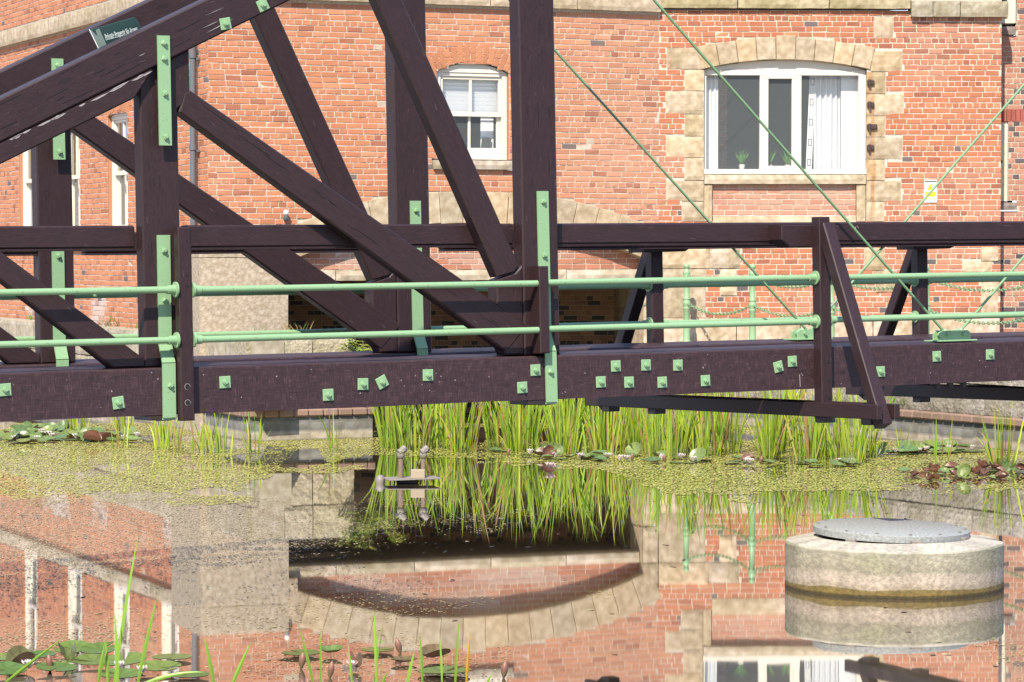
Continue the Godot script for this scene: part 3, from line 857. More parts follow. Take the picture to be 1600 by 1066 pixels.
func big_window(b: Node3D, R2: float) -> void:
	var inv := Transform3D(Basis.IDENTITY, -b.position)
	# segmental arch of sandstone
	var cu := 1.745; var ch := 6.19 - R2; var r0 := R2 - 0.365
	var half := asin(1.47 / R2)
	for k in 9:
		var a0 := lerpf(-half, half, k / 9.0) + 0.0006; var a1 := lerpf(-half, half, (k + 1) / 9.0) - 0.0006
		voussoir(b, "arch_stone", F2, cu, ch, r0 + rng.randf_range(-0.006, 0.006), R2 + rng.randf_range(-0.02, 0.015) + (0.03 if k == 4 else 0.0), a0, a1, -0.3, 0.014 + (0.02 if k == 4 else rng.randf_range(0, 0.008)), stone_tone(), M.stone, 0.008)
	var w := Node3D.new()
	w.name = "window"
	w.position = F2.at(1.745, 3.97) - b.position
	b.add_child(w, true)
	var f := Face.new(F2.a - b.position - w.position, F2.d)
	var P := func(nm: String, a: float, c: float, h0: float, h1: float, z0: float, z1: float, mtl: Material = null) -> void:
		var mb := MB.new()
		mb.box(Vector3.ZERO, Vector3(c - a, h1 - h0, z1 - z0), 0.006)
		part(w, nm, mb.mesh(), mtl if mtl else M.white_paint, f.xf((a + c) * 0.5, (h0 + h1) * 0.5, (z0 + z1) * 0.5))
	P.call("frame", 0.41, 0.455, 4.03, 5.66, -0.2, -0.08)
	P.call("frame", 2.96, 3.08, 4.03, 5.66, -0.2, -0.08)
	P.call("frame", 0.455, 2.96, 5.57, 5.66, -0.2, -0.08)
	P.call("window_board", 0.40, 3.085, 3.955, 4.035, -0.2, -0.02)
	P.call("mullion", 1.335, 1.44, 4.035, 5.57, -0.2, -0.085)
	P.call("mullion", 1.915, 2.02, 4.035, 5.57, -0.2, -0.085)
	P.call("casement", 1.44, 1.915, 5.515, 5.57, -0.17, -0.07)
	P.call("casement", 1.44, 1.915, 4.035, 4.09, -0.17, -0.065)
	P.call("casement", 1.44, 1.475, 4.09, 5.515, -0.17, -0.075)
	P.call("casement", 1.86, 1.915, 4.09, 5.515, -0.17, -0.075)
	for q in [[0.455, 1.335, 4.035, 5.57], [1.475, 1.86, 4.09, 5.515], [2.02, 2.96, 4.035, 5.57]]:
		var mb := MB.new()
		var x: float = (q[1] - q[0]) * 0.5; var y: float = (q[3] - q[2]) * 0.5
		mb.quad(Vector3(-x, -y, 0), Vector3(x, -y, 0), Vector3(x, y, 0), Vector3(-x, y, 0), Color.WHITE)
		part(w, "pane", mb.mesh(), M.glass, f.xf((q[0] + q[1]) * 0.5, (q[2] + q[3]) * 0.5, -0.14))
	# white board that fills the arch
	var poly := PackedVector2Array([Vector2(0.41, 5.662), Vector2(3.08, 5.662)])
	for k in range(0, 13):
		var x := lerpf(3.08, 0.41, k / 12.0)
		var y := ch + sqrt(r0 * r0 - (x - cu) * (x - cu)) - 0.004
		if y > 5.67: poly.append(Vector2(x, y))
	var hb := MB.new()
	hb.prism(poly, -0.2, -0.10, 0.003)
	part(w, "head_board", hb.mesh(), M.white_paint, f.xf())
	# stone sill and the brick panel below
	stone_block(b, "window_sill", F2, 0.41, 3.79, 3.07, 3.95, 0.045, 0.003, Color(0.50, 0.43, 0.32), M.stone)
	stone_block(b, "panel_stone", F2, 0.41, 3.18, 0.545, 3.79, 0.02, 0.002, Color(0.52, 0.43, 0.31), M.stone)
	stone_block(b, "panel_stone", F2, 2.915, 3.18, 3.07, 3.79, 0.02, 0.002, Color(0.52, 0.43, 0.31), M.stone)
	stone_block(b, "panel_stone", F2, 0.55, 3.0, 2.91, 3.28, 0.02, 0.002, Color(0.52, 0.43, 0.31), M.stone)
	var bk := MB.new(); var mo := MB.new()
	var tn := func(_u: float, _h: float) -> Color: return Color(0.53, 0.24, 0.16).lerp(Color(0.62, 0.42, 0.33), rng.randf() * 0.5) * rng.randf_range(0.9, 1.08)
	var mt := func(_u: float, _h: float) -> Color: return Color(0.60, 0.53, 0.42)
	lay_bricks(F2, 0.545, 2.915, 3.28, 3.79, 0.2275, [], tn, bk, mo, mt, b, 0, Rect2(), -0.06, 40)
	part(b, "panel_mortar", mo.mesh(), M.mortar, inv)
	part(b, "panel_brickwork", bk.mesh(), M.brick, inv).set_meta("kind", "stuff")
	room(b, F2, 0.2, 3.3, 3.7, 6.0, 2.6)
	# the inner brick pier seen through the left pane
	var pk := MB.new(); var pm := MB.new()
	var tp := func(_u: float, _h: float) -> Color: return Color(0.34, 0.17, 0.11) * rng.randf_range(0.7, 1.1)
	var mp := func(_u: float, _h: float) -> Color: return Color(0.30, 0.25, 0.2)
	lay_bricks(F2, 0.60, 0.90, 3.72, 5.9, 0.2275, [], tp, pk, pm, mp, b, 0, Rect2(), -1.0, 3)
	part(b, "inner_pier_mortar", pm.mesh(), M.mortar, inv)
	part(b, "inner_pier_brickwork", pk.mesh(), M.brick, inv).set_meta("kind", "stuff")
	# curtains
	var c1 := thing("window_curtain", "narrow white curtain drawn aside at the left of the large window", "curtain", F2.at(0.56, 4.04, -0.28))
	part(c1, "curtain_panel", wavy(0.22, 1.55, 0.02, 3).mesh(), M.curtain, Transform3D(F2.xf().basis, Vector3.ZERO))
	var c2 := thing("window_curtain", "white pleated curtain with a patterned edge at the right of the large window", "curtain", F2.at(2.58, 4.04, -0.36))
	part(c2, "curtain_panel", wavy(0.44, 1.55, 0.03, 5).mesh(), M.curtain, Transform3D(F2.xf().basis, Vector3(-0.10, 0, 0)))
	var ln := MB.new()
	ln.box(Vector3(0.30, 0.775, 0.06), Vector3(0.36, 1.55, 0.01), 0.002)
	part(c2, "curtain_lining", ln.mesh(), M.curtain, Transform3D(F2.xf().basis, Vector3.ZERO))
	var ed := MB.new()
	ed.box(Vector3(-0.37, 0.775, 0.02), Vector3(0.10, 1.55, 0.006), 0.002, Color.WHITE, Basis(Vector3(0, 0, 1), -0.04))
	part(c2, "curtain_border", ed.mesh(), M.curtain, Transform3D(F2.xf().basis, Vector3.ZERO))
	for k in 9:
		var fr := MB.new()
		var yy := 0.12 + 0.165 * k
		var xx := -0.37 + (yy - 0.775) * 0.04
		for q in [[-0.025, 0.0, 0.010, 0.11], [0.025, 0.0, 0.010, 0.11], [0.0, 0.05, 0.06, 0.010], [0.0, -0.05, 0.06, 0.010]]:
			fr.box(Vector3(xx + q[0], yy + q[1], 0.025), Vector3(q[2], q[3], 0.004), 0.0)
		part(c2, "border_print", fr.mesh(), M.dark if k % 2 == 0 else M.drab_paint, Transform3D(F2.xf().basis, Vector3.ZERO))
	var lab := ["bushy green pot plant in a white pot in the left pane of the large window", "green pot plant behind the left of the narrow middle pane", "small green pot plant at the right of the middle pane"]
	var us := [1.07, 1.53, 1.84]
	for k in 3:
		var pp := thing("pot_plant", lab[k], "plant", F2.at(us[k], 4.03, -0.30 - 0.05 * k), "pot plants on the sill of the large window")
		var pot := MB.new()
		pot.lathe(Vector3.ZERO, PackedVector2Array([Vector2(0.001, 0.0), Vector2(0.04, 0.0), Vector2(0.055, 0.09), Vector2(0.048, 0.09), Vector2(0.04, 0.07), Vector2(0.001, 0.07)]), 14)
		part(pp, "pot", pot.mesh(), M.white_paint)
		var lf := MB.new()
		for i in 60:
			var an := rng.randf() * TAU; var ln2 := rng.randf_range(0.12, 0.30); var le := rng.randf_range(0.05, 0.6)
			var dr := Vector3(cos(an) * le, 1.0, sin(an) * le * 0.6).normalized()
			blade(lf, Vector3(0, 0.07, 0), dr, ln2, 0.008, rng.randf_range(0.2, 0.8), an, Color(0.10, 0.30, 0.035) * rng.randf_range(0.7, 1.3), 4)
		part(pp, "leaves", lf.mesh(), M.leaf)

# ---------------------------------------------------------------- the wing on the right
func build_wing() -> void:
	var b := thing("brick_wing", "newer brick wing with dark header bricks at the right edge behind the warehouse corner", "building", WG.a)
	var bricks := MB.new(); var mortar := MB.new()
	var tone := func(_u: float, _h: float) -> Color:
		var r := rng.randf()
		if r < 0.20: return Color(0.11, 0.085, 0.09) * rng.randf_range(0.8, 1.3)
		return Color(0.44, 0.19, 0.12).lerp(Color(0.55, 0.33, 0.26), rng.randf() * 0.5) * rng.randf_range(0.85, 1.1)
	var mt := func(_u: float, _h: float) -> Color: return Color(0.56, 0.50, 0.40)
	var holes := [[-0.1, 0.635, 3.52, 4.84], [0.0, 0.78, 3.38, 3.52], [-0.1, 1.2, 4.84, 5.06], [0.0, 0.76, 6.47, 7.8], [0.0, 0.745, 6.27, 6.42]]
	lay_bricks(WG, 0.3, 3.0, 0.8, 7.8, 0.23, holes, tone, bricks, mortar, mt, b, 0, Rect2(), 0.0, 2)
	var inv := Transform3D(Basis.IDENTITY, -b.position)
	part(b, "mortar", mortar.mesh(), M.mortar, inv)
	part(b, "brickwork", bricks.mesh(), M.brick, inv).set_meta("kind", "stuff")
	for k in 16:
		var tn := Color(0.36, 0.10, 0.075) * rng.randf_range(0.9, 1.15)
		face_box(b, "soldier_brick", WG, 0.30 + 0.077 * k, 0.37 + 0.077 * k, 4.845, 5.055, -0.05, 0.002, M.brick, 0.003, tn)
	for q in [[0.635, 3.52, 4.84], [0.755, 6.47, 7.8]]:
		var w := Node3D.new()
		w.name = "window"
		b.add_child(w, true)
		var f := Face.new(WG.a - b.position, WG.d)
		var x: float = q[0]
		for r in [[x - 0.09, x, q[1], q[2]], [x - 0.7, x - 0.09, q[1], q[1] + 0.07], [x - 0.7, x - 0.09, q[2] - 0.07, q[2]], [x - 0.7, x - 0.09, (q[1] + q[2]) * 0.5 - 0.03, (q[1] + q[2]) * 0.5 + 0.03], [x - 0.14, x - 0.09, q[1] + 0.07, q[2] - 0.07]]:
			face_box(w, "frame", f, r[0], r[1], r[2], r[3], -0.12, -0.03, M.drab_paint)
		var mb := MB.new()
		mb.quad(Vector3(x - 0.7, q[1], -0.09), Vector3(x - 0.09, q[1], -0.09), Vector3(x - 0.09, q[2], -0.09), Vector3(x - 0.7, q[2], -0.09), Color.WHITE)
		part(w, "pane", mb.mesh(), M.glass)
		room(b, WG, x - 0.9, x + 0.1, q[1] - 0.05, q[2] + 0.05, 1.2)
	stone_block(b, "window_sill", WG, 0.05, 3.38, 0.78, 3.51, 0.05, 0.003, Color(0.24, 0.21, 0.19), M.stone)
	stone_block(b, "window_sill", WG, 0.05, 6.28, 0.745, 6.42, 0.05, 0.003, Color(0.24, 0.21, 0.19), M.stone)

# ---------------------------------------------------------------- quays
func coping_row(parent: Node3D, fc: Face, u0: float, u1: float, off: float) -> void:
	var u := u0
	while u < u1 - 0.05:
		var w := minf(0.222, u1 - u)
		var c := Color(0.29, 0.19, 0.145) * rng.randf_range(0.85, 1.12)
		face_box(parent, "coping_brick", fc, u + 0.004, u + w - 0.004, 0.335, 0.445 + rng.randf_range(-0.003, 0.003), off - 0.3, off + 0.05 + rng.randf_range(-0.004, 0.004), M.brick, 0.02, c)
		u += w

func quay_base(parent: Node3D, fc: Face, u0: float, u1: float, off: float) -> void:
	# concrete below the coping, darker where the water has stood
	var mb := MB.new()
	var nx := int((u1 - u0) / 0.25) + 1
	var hs := [-0.35, 0.0, 0.03, 0.10, 0.15, 0.24, 0.30, 0.335]
	var cs := [Color(0.10, 0.09, 0.07), Color(0.16, 0.15, 0.11), Color(0.38, 0.34, 0.27), Color(0.40, 0.36, 0.29), Color(0.16, 0.16, 0.155), Color(0.22, 0.22, 0.21), Color(0.12, 0.125, 0.125), Color(0.12, 0.125, 0.125)]
	for i in nx:
		for j in hs.size() - 1:
			var P := func(k: int, m: int) -> Vector3:
				var x := lerpf(u0, u1, float(k) / nx)
				return fc.at(x, hs[m], off + noise.get_noise_2d(x * 90.0, hs[m] * 300.0) * 0.012) - parent.position
			var a: Vector3 = P.call(i, j); var b: Vector3 = P.call(i + 1, j); var c: Vector3 = P.call(i + 1, j + 1); var d: Vector3 = P.call(i, j + 1)
			var k := 1.0 + noise.get_noise_2d(i * 30.0, j * 20.0) * 0.35
			var nn := (b - a).cross(d - a).normalized()
			mb.smooth_tri(a, b, c, nn, nn, nn, cs[j] * k, cs[j] * k, cs[j + 1] * k)
			mb.smooth_tri(a, c, d, nn, nn, nn, cs[j] * k, cs[j + 1] * k, cs[j + 1] * k)
	part(parent, "concrete_base", mb.mesh(), M.concrete)

func build_quays() -> void:
	# left quay and jetty
	var q := thing("stone_jetty", "rough stone jetty with brick coping and concrete base under the bridge", "quay wall", F1.at(0.4, 0, 3.5))
	var JF := Face.new(F1.at(-0.456, 0, 3.55), F1.d)          # front of the jetty
	var front_left := JF.at(0, 0)
	var JL := Face.new(front_left - LW.d * 24.0, LW.d)        # its left side, along the receding wall
	quay_base(q, JF, 0.0, 1.86, 0.0)
	quay_base(q, JL, 0.0, 24.0, 0.0)
	coping_row(q, JF, 0.0, 1.90, 0.0)
	coping_row(q, JL, 14.0, 24.0, 0.0)
	var rub := func() -> Color: return Color(0.42, 0.36, 0.25).lerp(Color(0.50, 0.45, 0.34), rng.randf() * 0.5) * rng.randf_range(0.9, 1.05)
	var u := 0.0
	for w in [0.98, 0.64]:
		stone_block(q, "quay_stone", JF, u, 0.95, u + w - 0.008, 1.43, 0.0, 0.02, rub.call(), M.rubble, -0.6, -0.05)
		stone_block(q, "quay_stone", JF, u + 0.0, 0.446, u + w - 0.008, 0.94, -0.02, 0.02, rub.call(), M.rubble, -0.6, -0.05)
		u += w
	u = 0.0
	for k in 20:
		stone_block(q, "quay_stone", JL, u, 0.95, u + 1.19, 1.43, 0.0, 0.008, Color(0.42, 0.38, 0.30) * rng.randf_range(0.9, 1.08), M.stone, -0.5, -0.04)
		stone_block(q, "quay_stone", JL, u + 0.3, 0.446, u + 1.49, 0.94, -0.01, 0.012, Color(0.40, 0.36, 0.28) * rng.randf_range(0.9, 1.08), M.stone, -0.5, -0.04)
		u += 1.2
	# end face and core of the jetty
	var core := MB.new()
	var plan := PackedVector2Array()
	for p in [JF.at(0.02, 0, -0.12), JF.at(1.56, 0, -0.12), F1.at(1.10, 0, 1.55), F1.at(-0.5, 0, 1.45), F1.at(0.0, 0, 0.0), LW.at(-8.0, 0, 0.0), JL.at(0.0, 0, -0.1)]:
		plan.append(Vector2(p.x - q.position.x, p.z - q.position.z))
	var tr := Geometry2D.triangulate_polygon(plan)
	for k in range(0, tr.size(), 3):
		var a := plan[tr[k]]; var b := plan[tr[k + 1]]; var c := plan[tr[k + 2]]
		if (b - a).cross(c - a) > 0.0:
			var x := b; b = c; c = x
		core.tri(Vector3(a.x, 1.40, a.y), Vector3(b.x, 1.40, b.y), Vector3(c.x, 1.40, c.y), Color(0.3, 0.27, 0.2))
	var e0 := JF.at(1.56, -0.3, -0.1) - q.position; var e1 := F1.at(1.10, -0.3, 1.4) - q.position
	core.quad(e0, e1, e1 + Vector3(0, 1.7, 0), e0 + Vector3(0, 1.7, 0), Color(0.35, 0.31, 0.24))
	var f0 := JF.at(1.86, -0.3, 0.0) - q.position; var f1 := JF.at(1.86, -0.3, -1.5) - q.position
	core.quad(f0, f1, f1 + Vector3(0, 0.64, 0), f0 + Vector3(0, 0.64, 0), Color(0.25, 0.24, 0.22))
	core.quad(JF.at(1.5, 0.34, 0.0) - q.position, JF.at(1.88, 0.34, 0.0) - q.position, JF.at(1.88, 0.34, -1.5) - q.position, JF.at(1.5, 0.34, -1.5) - q.position, Color(0.25, 0.24, 0.22))
	part(q, "core", core.mesh(), M.rubble)
	# right quay
	var r := thing("stone_quay", "stone quay wall with red brick coping at the right below the bollards", "quay wall", QR.at(5, 0))
	quay_base(r, QR, 0.0, 16.0, 0.0)
	coping_row(r, QR, 0.0, 12.0, 0.0)
	u = 0.0
	while u < 15.0:
		var w := rng.randf_range(0.6, 0.95)
		stone_block(r, "quay_stone", QR, u, 0.446, u + w - 0.008, 0.86, -0.02, 0.012, Color(0.40, 0.36, 0.30) * rng.randf_range(0.85, 1.08), M.rubble, -0.5, -0.05)
		u += w
	u = 0.0
	while u < 15.0:
		var w := rng.randf_range(0.6, 1.0)
		stone_block(r, "quay_stone", QR, u, 0.87, u + w - 0.008, 1.17, -0.01, 0.012, Color(0.46, 0.41, 0.34) * rng.randf_range(0.85, 1.08), M.rubble, -0.5, -0.05)
		u += w
	# terrace behind the right quay
	var g := MB.new()
	var pts := PackedVector3Array([QR.at(0.1, 1.16, -0.1), QR.at(16.0, 1.16, -0.1), Vector3(40, 1.16, -33), Vector3(40, 1.16, -48.2), Vector3(7.9, 1.16, -48.2), F2.at(0, 1.16, -0.1)])
	for k in range(1, 5):
		g.tri(pts[0], pts[k], pts[k + 1], Color(0.34, 0.30, 0.25))
	var gr := part(self, "quay_pavement", g.mesh(), M.concrete)
	gr.set_meta("kind", "structure")

func build_bollards() -> void:
	var pts := [0.70, 2.59, 4.68, 6.98, 9.67]
	var labs := ["green cast iron bollard beside the stone arch, leftmost of the row on the quay", "green cast iron bollard in front of the brick below the large window", "green cast iron bollard half hidden by the sloping strut of the bridge", "green cast iron bollard hidden behind the far bridge post", "green cast iron bollard at the right end of the chain"]
	var mb := MB.new()
	mb.lathe(Vector3.ZERO, PackedVector2Array([Vector2(0.001, 0.0), Vector2(0.11, 0.0), Vector2(0.11, 0.03), Vector2(0.075, 0.06), Vector2(0.056, 0.10), Vector2(0.048, 0.58), Vector2(0.06, 0.60), Vector2(0.06, 0.62), Vector2(0.052, 0.63), Vector2(0.066, 0.68), Vector2(0.066, 0.70), Vector2(0.052, 0.74), Vector2(0.06, 0.75), Vector2(0.06, 0.77), Vector2(0.046, 0.79), Vector2(0.042, 1.10), Vector2(0.056, 1.12), Vector2(0.05, 1.13), Vector2(0.062, 1.17), Vector2(0.06, 1.20), Vector2(0.035, 1.235), Vector2(0.03, 1.245)]), 20)
	var post := mb.mesh()
	var cap := MB.new()
	cap.lathe(Vector3(0, 1.285, 0), PackedVector2Array([Vector2(0.028, -0.045), Vector2(0.048, -0.015), Vector2(0.05, 0.01), Vector2(0.035, 0.04), Vector2(0.001, 0.052)]), 16)
	var first: Node3D = null
	for k in 5:
		var at := QR.at(pts[k], 1.165, -0.45)
		var o: Node3D
		if first == null:
			o = thing("bollard", labs[0], "bollard", at, "chained bollards along the quay")
			part(o, "shaft", post, M.green)
			part(o, "ball_finial", cap.mesh(), M.green)
			first = o
		else:
			o = first.duplicate()
			o.name = "bollard"
			add_child(o, true)
			o.position = at
			tag(o, labs[k], "bollard", "chained bollards along the quay")
	var gaps := ["between the first and second bollard", "between the second and third bollard", "between the third and fourth bollard", "between the fourth and fifth bollard"]
	for k in 4:
		for lv in 2:
			var h: float = 1.165 + (1.15 if lv == 0 else 0.70)
			var a := QR.at(pts[k], h, -0.45); var b := QR.at(pts[k + 1], h, -0.45)
			var sag := 0.17
			var cm := MB.new()
			var nl := int(a.distance_to(b) / 0.052)
			for i in nl:
				var t := (i + 0.5) / nl
				var p := a.lerp(b, t) - Vector3(0, sag * 4.0 * t * (1.0 - t), 0)
				var dir := (b - a - Vector3(0, sag * 4.0 * (1.0 - 2.0 * t), 0)).normalized()
				var side := dir.cross(Vector3.UP).normalized()
				var upv := side.cross(dir)
				var bs := Basis(dir, upv, side) if i % 2 == 0 else Basis(dir, side, -upv)
				cm.torus(p, bs, 0.022, 0.0075, 8, 5, 1.5)
			var ch := part(self, "chain", cm.mesh(), M.cable)
			tag(ch, ("upper" if lv == 0 else "lower") + " green link chain hanging " + gaps[k], "chain", "chains of the quay bollards")

# ---------------------------------------------------------------- the bridge
var BR: Node3D
func sv(s: float, v: float, t: float) -> Vector3: return Vector3(s, v, -t)

# timber of a polygon in (s, v), between depths t0 (near) and t1, its grain along the angle
func timber(called: String, pts: Array, t0: float, t1: float, angle: float, mtl: Material = null, bevel := 0.008) -> MeshInstance3D:
	var o: Vector2 = pts[0]
	var poly := PackedVector2Array()
	for p in pts: poly.append((p - o).rotated(-angle))
	var mb := MB.new()
	mb.prism(poly, -t1, -t0, bevel)
	return part(BR, called, mb.mesh(), mtl if mtl else M.timber, Transform3D(Basis(Vector3(0, 0, 1), angle), Vector3(o.x, o.y, 0)))

func bar_poly(a: Vector2, b: Vector2, w: float) -> Array:
	var d := (b - a).normalized()
	var n := Vector2(-d.y, d.x) * w * 0.5
	return [a - n, b - n, b + n, a + n]

func bolt_head(parent: Node3D, p: Vector3, r := 0.022, nut := false) -> void:
	var mb := MB.new()
	var turn := rng.randf() * TAU
	if nut:
		mb.box(Vector3(0, 0, 0.008), Vector3(r * 1.9, r * 1.9, 0.02), 0.003, Color.WHITE, Basis(Vector3(0, 0, 1), turn))
		mb.tube(PackedVector3Array([Vector3(0, 0, 0.016), Vector3(0, 0, 0.028)]), r * 0.6, 10)
	else:
		mb.tube(PackedVector3Array([Vector3(0, 0, -0.004), Vector3(0, 0, 0.010), Vector3(0, 0, 0.012)]), r, 14, Color.WHITE, r * 0.9)
		mb.tube(PackedVector3Array([Vector3(0, 0, 0.010), Vector3(0, 0, 0.024)]), r * 0.55, 10)
	part(parent, "bolt", mb.mesh(), M.green, Transform3D(Basis.IDENTITY, p))

func plate(s: float, v: float, t: float, turn: float, size := 0.088) -> void:
	var mb := MB.new()
	mb.box(Vector3.ZERO, Vector3(size, size, 0.01), 0.003)
	var o := part(BR, "washer_plate", mb.mesh(), M.green, Transform3D(Basis(Vector3(0, 0, 1), turn), Vector3(s, v, -t + 0.006)))
	bolt_head(o, Vector3(0, 0, 0.006))

# flat iron strap; pts are (v, t) pairs down the strap at s
func strap(s: float, w: float, pts: Array, lean: float, bolts: Array) -> void:
	var mb := MB.new()
	var th := 0.014
	for i in pts.size() - 1:
		var a: Vector2 = pts[i]; var b: Vector2 = pts[i + 1]
		var d := (b - a).normalized()
		var n3 := Vector3(0, -d.y, -d.x).normalized()     # outwards, to the near side
		if n3.z < 0: n3 = -n3
		var A := Vector3(-w * 0.5 + lean * i, a.x, -a.y); var B := Vector3(-w * 0.5 + lean * (i + 1), b.x, -b.y)
		var W := Vector3(w, 0, 0)
		var mid := (A + B + W) * 0.5 + n3 * th * 0.5
		mb.out_quad(A + n3 * th, A + W + n3 * th, B + W + n3 * th, B + n3 * th, mid, Color.WHITE)
		mb.out_quad(A, A + n3 * th, B + n3 * th, B, mid, Color.WHITE)
		mb.out_quad(A + W, A + W + n3 * th, B + W + n3 * th, B + W, mid, Color.WHITE)
		mb.out_quad(A, A + W, A + W + n3 * th, A + n3 * th, mid, Color.WHITE)
		mb.out_quad(B, B + W, B + W + n3 * th, B + n3 * th, mid, Color.WHITE)
	var o := part(BR, "iron_strap", mb.mesh(), M.green, Transform3D(Basis.IDENTITY, Vector3(s, 0, 0)))
	for q in bolts: bolt_head(o, Vector3(q[2] if q.size() > 2 else 0.0, q[0], -q[1] + th), 0.018, true)

func pipe(s0: float, v0: float, s1: float, v1: float, t: float, f0: bool, f1: bool) -> void:
	var mb := MB.new()
	var a := sv(s0, v0, t); var b := sv(s1, v1, t)
	mb.tube(PackedVector3Array([a, b]), 0.0248, 14)
	var o := part(BR, "pipe_rail", mb.mesh(), M.green)
	var d := (b - a).normalized()
	for k in 2:
		if (k == 0 and not f0) or (k == 1 and not f1): continue
		var e := a if k == 0 else b
		var w := d if k == 0 else -d
		var fl := MB.new()
		fl.tube(PackedVector3Array([e - w * 0.002, e + w * 0.012]), 0.056, 16)
		fl.tube(PackedVector3Array([e + w * 0.012, e + w * 0.03, e + w * 0.07]), 0.035, 14, Color.WHITE, 0.032)
		part(o, "flange", fl.mesh(), M.green)

func truss(t0: float, near: bool) -> void:
	var F := t0 + 0.06                # front of the members
	var K := t0 + 0.18
	# main beam, its top weathered to fall towards the front
	var bm := MB.new()
	var prof := PackedVector2Array([Vector2(-t0, 0.0), Vector2(-t0, 0.325), Vector2(-t0 - 0.012, 0.337), Vector2(-t0 - 0.31, 0.362), Vector2(-t0 - 0.32, 0.355), Vector2(-t0 - 0.32, 0.0)])
	var cuts := [[-13.0, -5.75], [-5.745, -2.575], [-2.57, 3.4], [3.405, 7.5]]
	for c in cuts:
		bm = MB.new()
		var L: float = c[1] - c[0]
		for i in prof.size():
			var p := prof[i]; var q := prof[(i + 1) % prof.size()]
			var steps := 24
			for k in steps:
				var x0 := L * k / steps; var x1 := L * (k + 1) / steps
				var z := func(x: float, pt: Vector2) -> Vector3:
					return Vector3(x, pt.y + noise.get_noise_2d((x + c[0]) * 60.0, pt.x * 50.0 + t0 * 40.0) * 0.005, pt.x + noise.get_noise_2d((x + c[0]) * 40.0 + 77.0, pt.y * 50.0) * 0.003)
				bm.out_quad(z.call(x0, p), z.call(x1, p), z.call(x1, q), z.call(x0, q), Vector3((x0 + x1) * 0.5, 0.17, -t0 - 0.16), Color.WHITE)
		for e in [0.0, L]:
			bm.out_quad(Vector3(e, 0, prof[0].x), Vector3(e, prof[1].y, prof[1].x), Vector3(e, prof[3].y, prof[3].x), Vector3(e, 0, prof[5].x), Vector3(L * 0.5, 0.17, -t0 - 0.16), Color.WHITE)
		part(BR, "main_beam", bm.mesh(), M.beam, Transform3D(Basis.IDENTITY, Vector3(c[0], 0, 0)))
	# inclined chord of two timbers
	var sl := atan(0.47)
	var top := func(s: float) -> float: return 2.25 + 0.472 * (s + 6.96)
	timber("chord", [Vector2(-12.0, top.call(-12.0) - 0.305), Vector2(-2.4, top.call(-2.4) - 0.30), Vector2(-2.4, top.call(-2.4)), Vector2(-12.0, top.call(-12.0))], t0 - 0.0, t0 + 0.2, sl, null, 0.012)
	timber("chord_under_timber", [Vector2(-12.0, top.call(-12.0) - 0.45), Vector2(-5.96, top.call(-5.96) - 0.455), Vector2(-5.86, top.call(-5.86) - 0.36), Vector2(-5.82, top.call(-5.82) - 0.307), Vector2(-12.0, top.call(-12.0) - 0.307)], t0 + 0.006, t0 + 0.19, sl, null, 0.01)
	# posts
	timber("post", [Vector2(-5.90, 0.345), Vector2(-5.61, 0.345), Vector2(-5.61, 2.20), Vector2(-5.51, 2.28), Vector2(-5.51, top.call(-5.51) - 0.305), Vector2(-5.90, top.call(-5.90) - 0.305)], F - 0.001, K, PI / 2, null, 0.01)
	timber("post", [Vector2(-2.755, 0.345), Vector2(-2.435, 0.345), Vector2(-2.435, 5.6), Vector2(-2.755, 5.6)], F - 0.002, K + 0.02, PI / 2, null, 0.012)
	# knee block at the foot of the middle post
	timber("knee_block", [Vector2(-2.92, 0.35), Vector2(-2.757, 0.35), Vector2(-2.757, 1.04), Vector2(-2.83, 0.98), Vector2(-2.99, 0.93), Vector2(-2.99, 0.50)], F + 0.002, K + 0.02, PI / 2, null, 0.012)
	# braces
	var d1 := atan2(-1.80, 2.86)
	timber("brace", [Vector2(-5.60, 2.175), Vector2(-2.915, 0.375), Vector2(-2.72, 0.575), Vector2(-5.51, 2.335), Vector2(-5.56, 2.31)], F - 0.004, K - 0.01, d1, null, 0.012)
	var d2 := atan2(-1.93, 0.95)
	timber("brace", [Vector2(-4.16, 3.40), Vector2(-2.985, 0.95), Vector2(-2.835, 0.985), Vector2(-2.79, 1.04), Vector2(-3.96, 3.45)], F - 0.006, K - 0.004, d2, null, 0.012)
	var d5 := atan2(-0.67, 0.94)
	timber("brace", [Vector2(-7.60, 1.475), Vector2(-6.15, 0.345), Vector2(-5.90, 0.345), Vector2(-5.90, 0.40), Vector2(-7.46, 1.545)], F - 0.003, K - 0.006, d5, null, 0.012)
	# ironwork
	var P := F - 0.002
	strap(-5.74, 0.095, [Vector2(2.715, t0 - 0.001), Vector2(2.36, t0 - 0.002), Vector2(2.34, P - 0.006), Vector2(1.93, P)] if false else [Vector2(2.715, t0 - 0.002), Vector2(2.28, t0 - 0.002), Vector2(1.93, t0 - 0.002)], 0.0, [[2.66, t0], [2.55, t0], [2.30, t0], [1.99, t0]])
	var fy := t0 - 0.006
	strap(-5.745, 0.10, [Vector2(1.29, P), Vector2(0.50, P), Vector2(0.37, fy), Vector2(-0.02, fy), Vector2(-0.035, fy + 0.12)], -0.003, [[1.18, P, 0.0], [0.82, P, 0.0], [0.21, fy, 0.0]])
	strap(-2.575, 0.10, [Vector2(1.61, P), Vector2(0.50, P), Vector2(0.37, fy), Vector2(-0.02, fy), Vector2(-0.035, fy + 0.12)], 0.004, [[1.53, P, 0.0], [1.115, P, 0.0], [0.215, fy, 0.0]])
	# iron shoe under the beam at each strap
	for s in [-5.80, -2.66]:
		var sh := MB.new()
		sh.box(Vector3(s, -0.02, -t0 - 0.15), Vector3(0.2, 0.035, 0.3), 0.006)
		part(BR, "beam_shoe", sh.mesh(), M.black_timber)
	plate(-5.25, 2.815, t0, 0.18, 0.085)
	plate(-4.95, 2.96, t0, 0.44, 0.085)

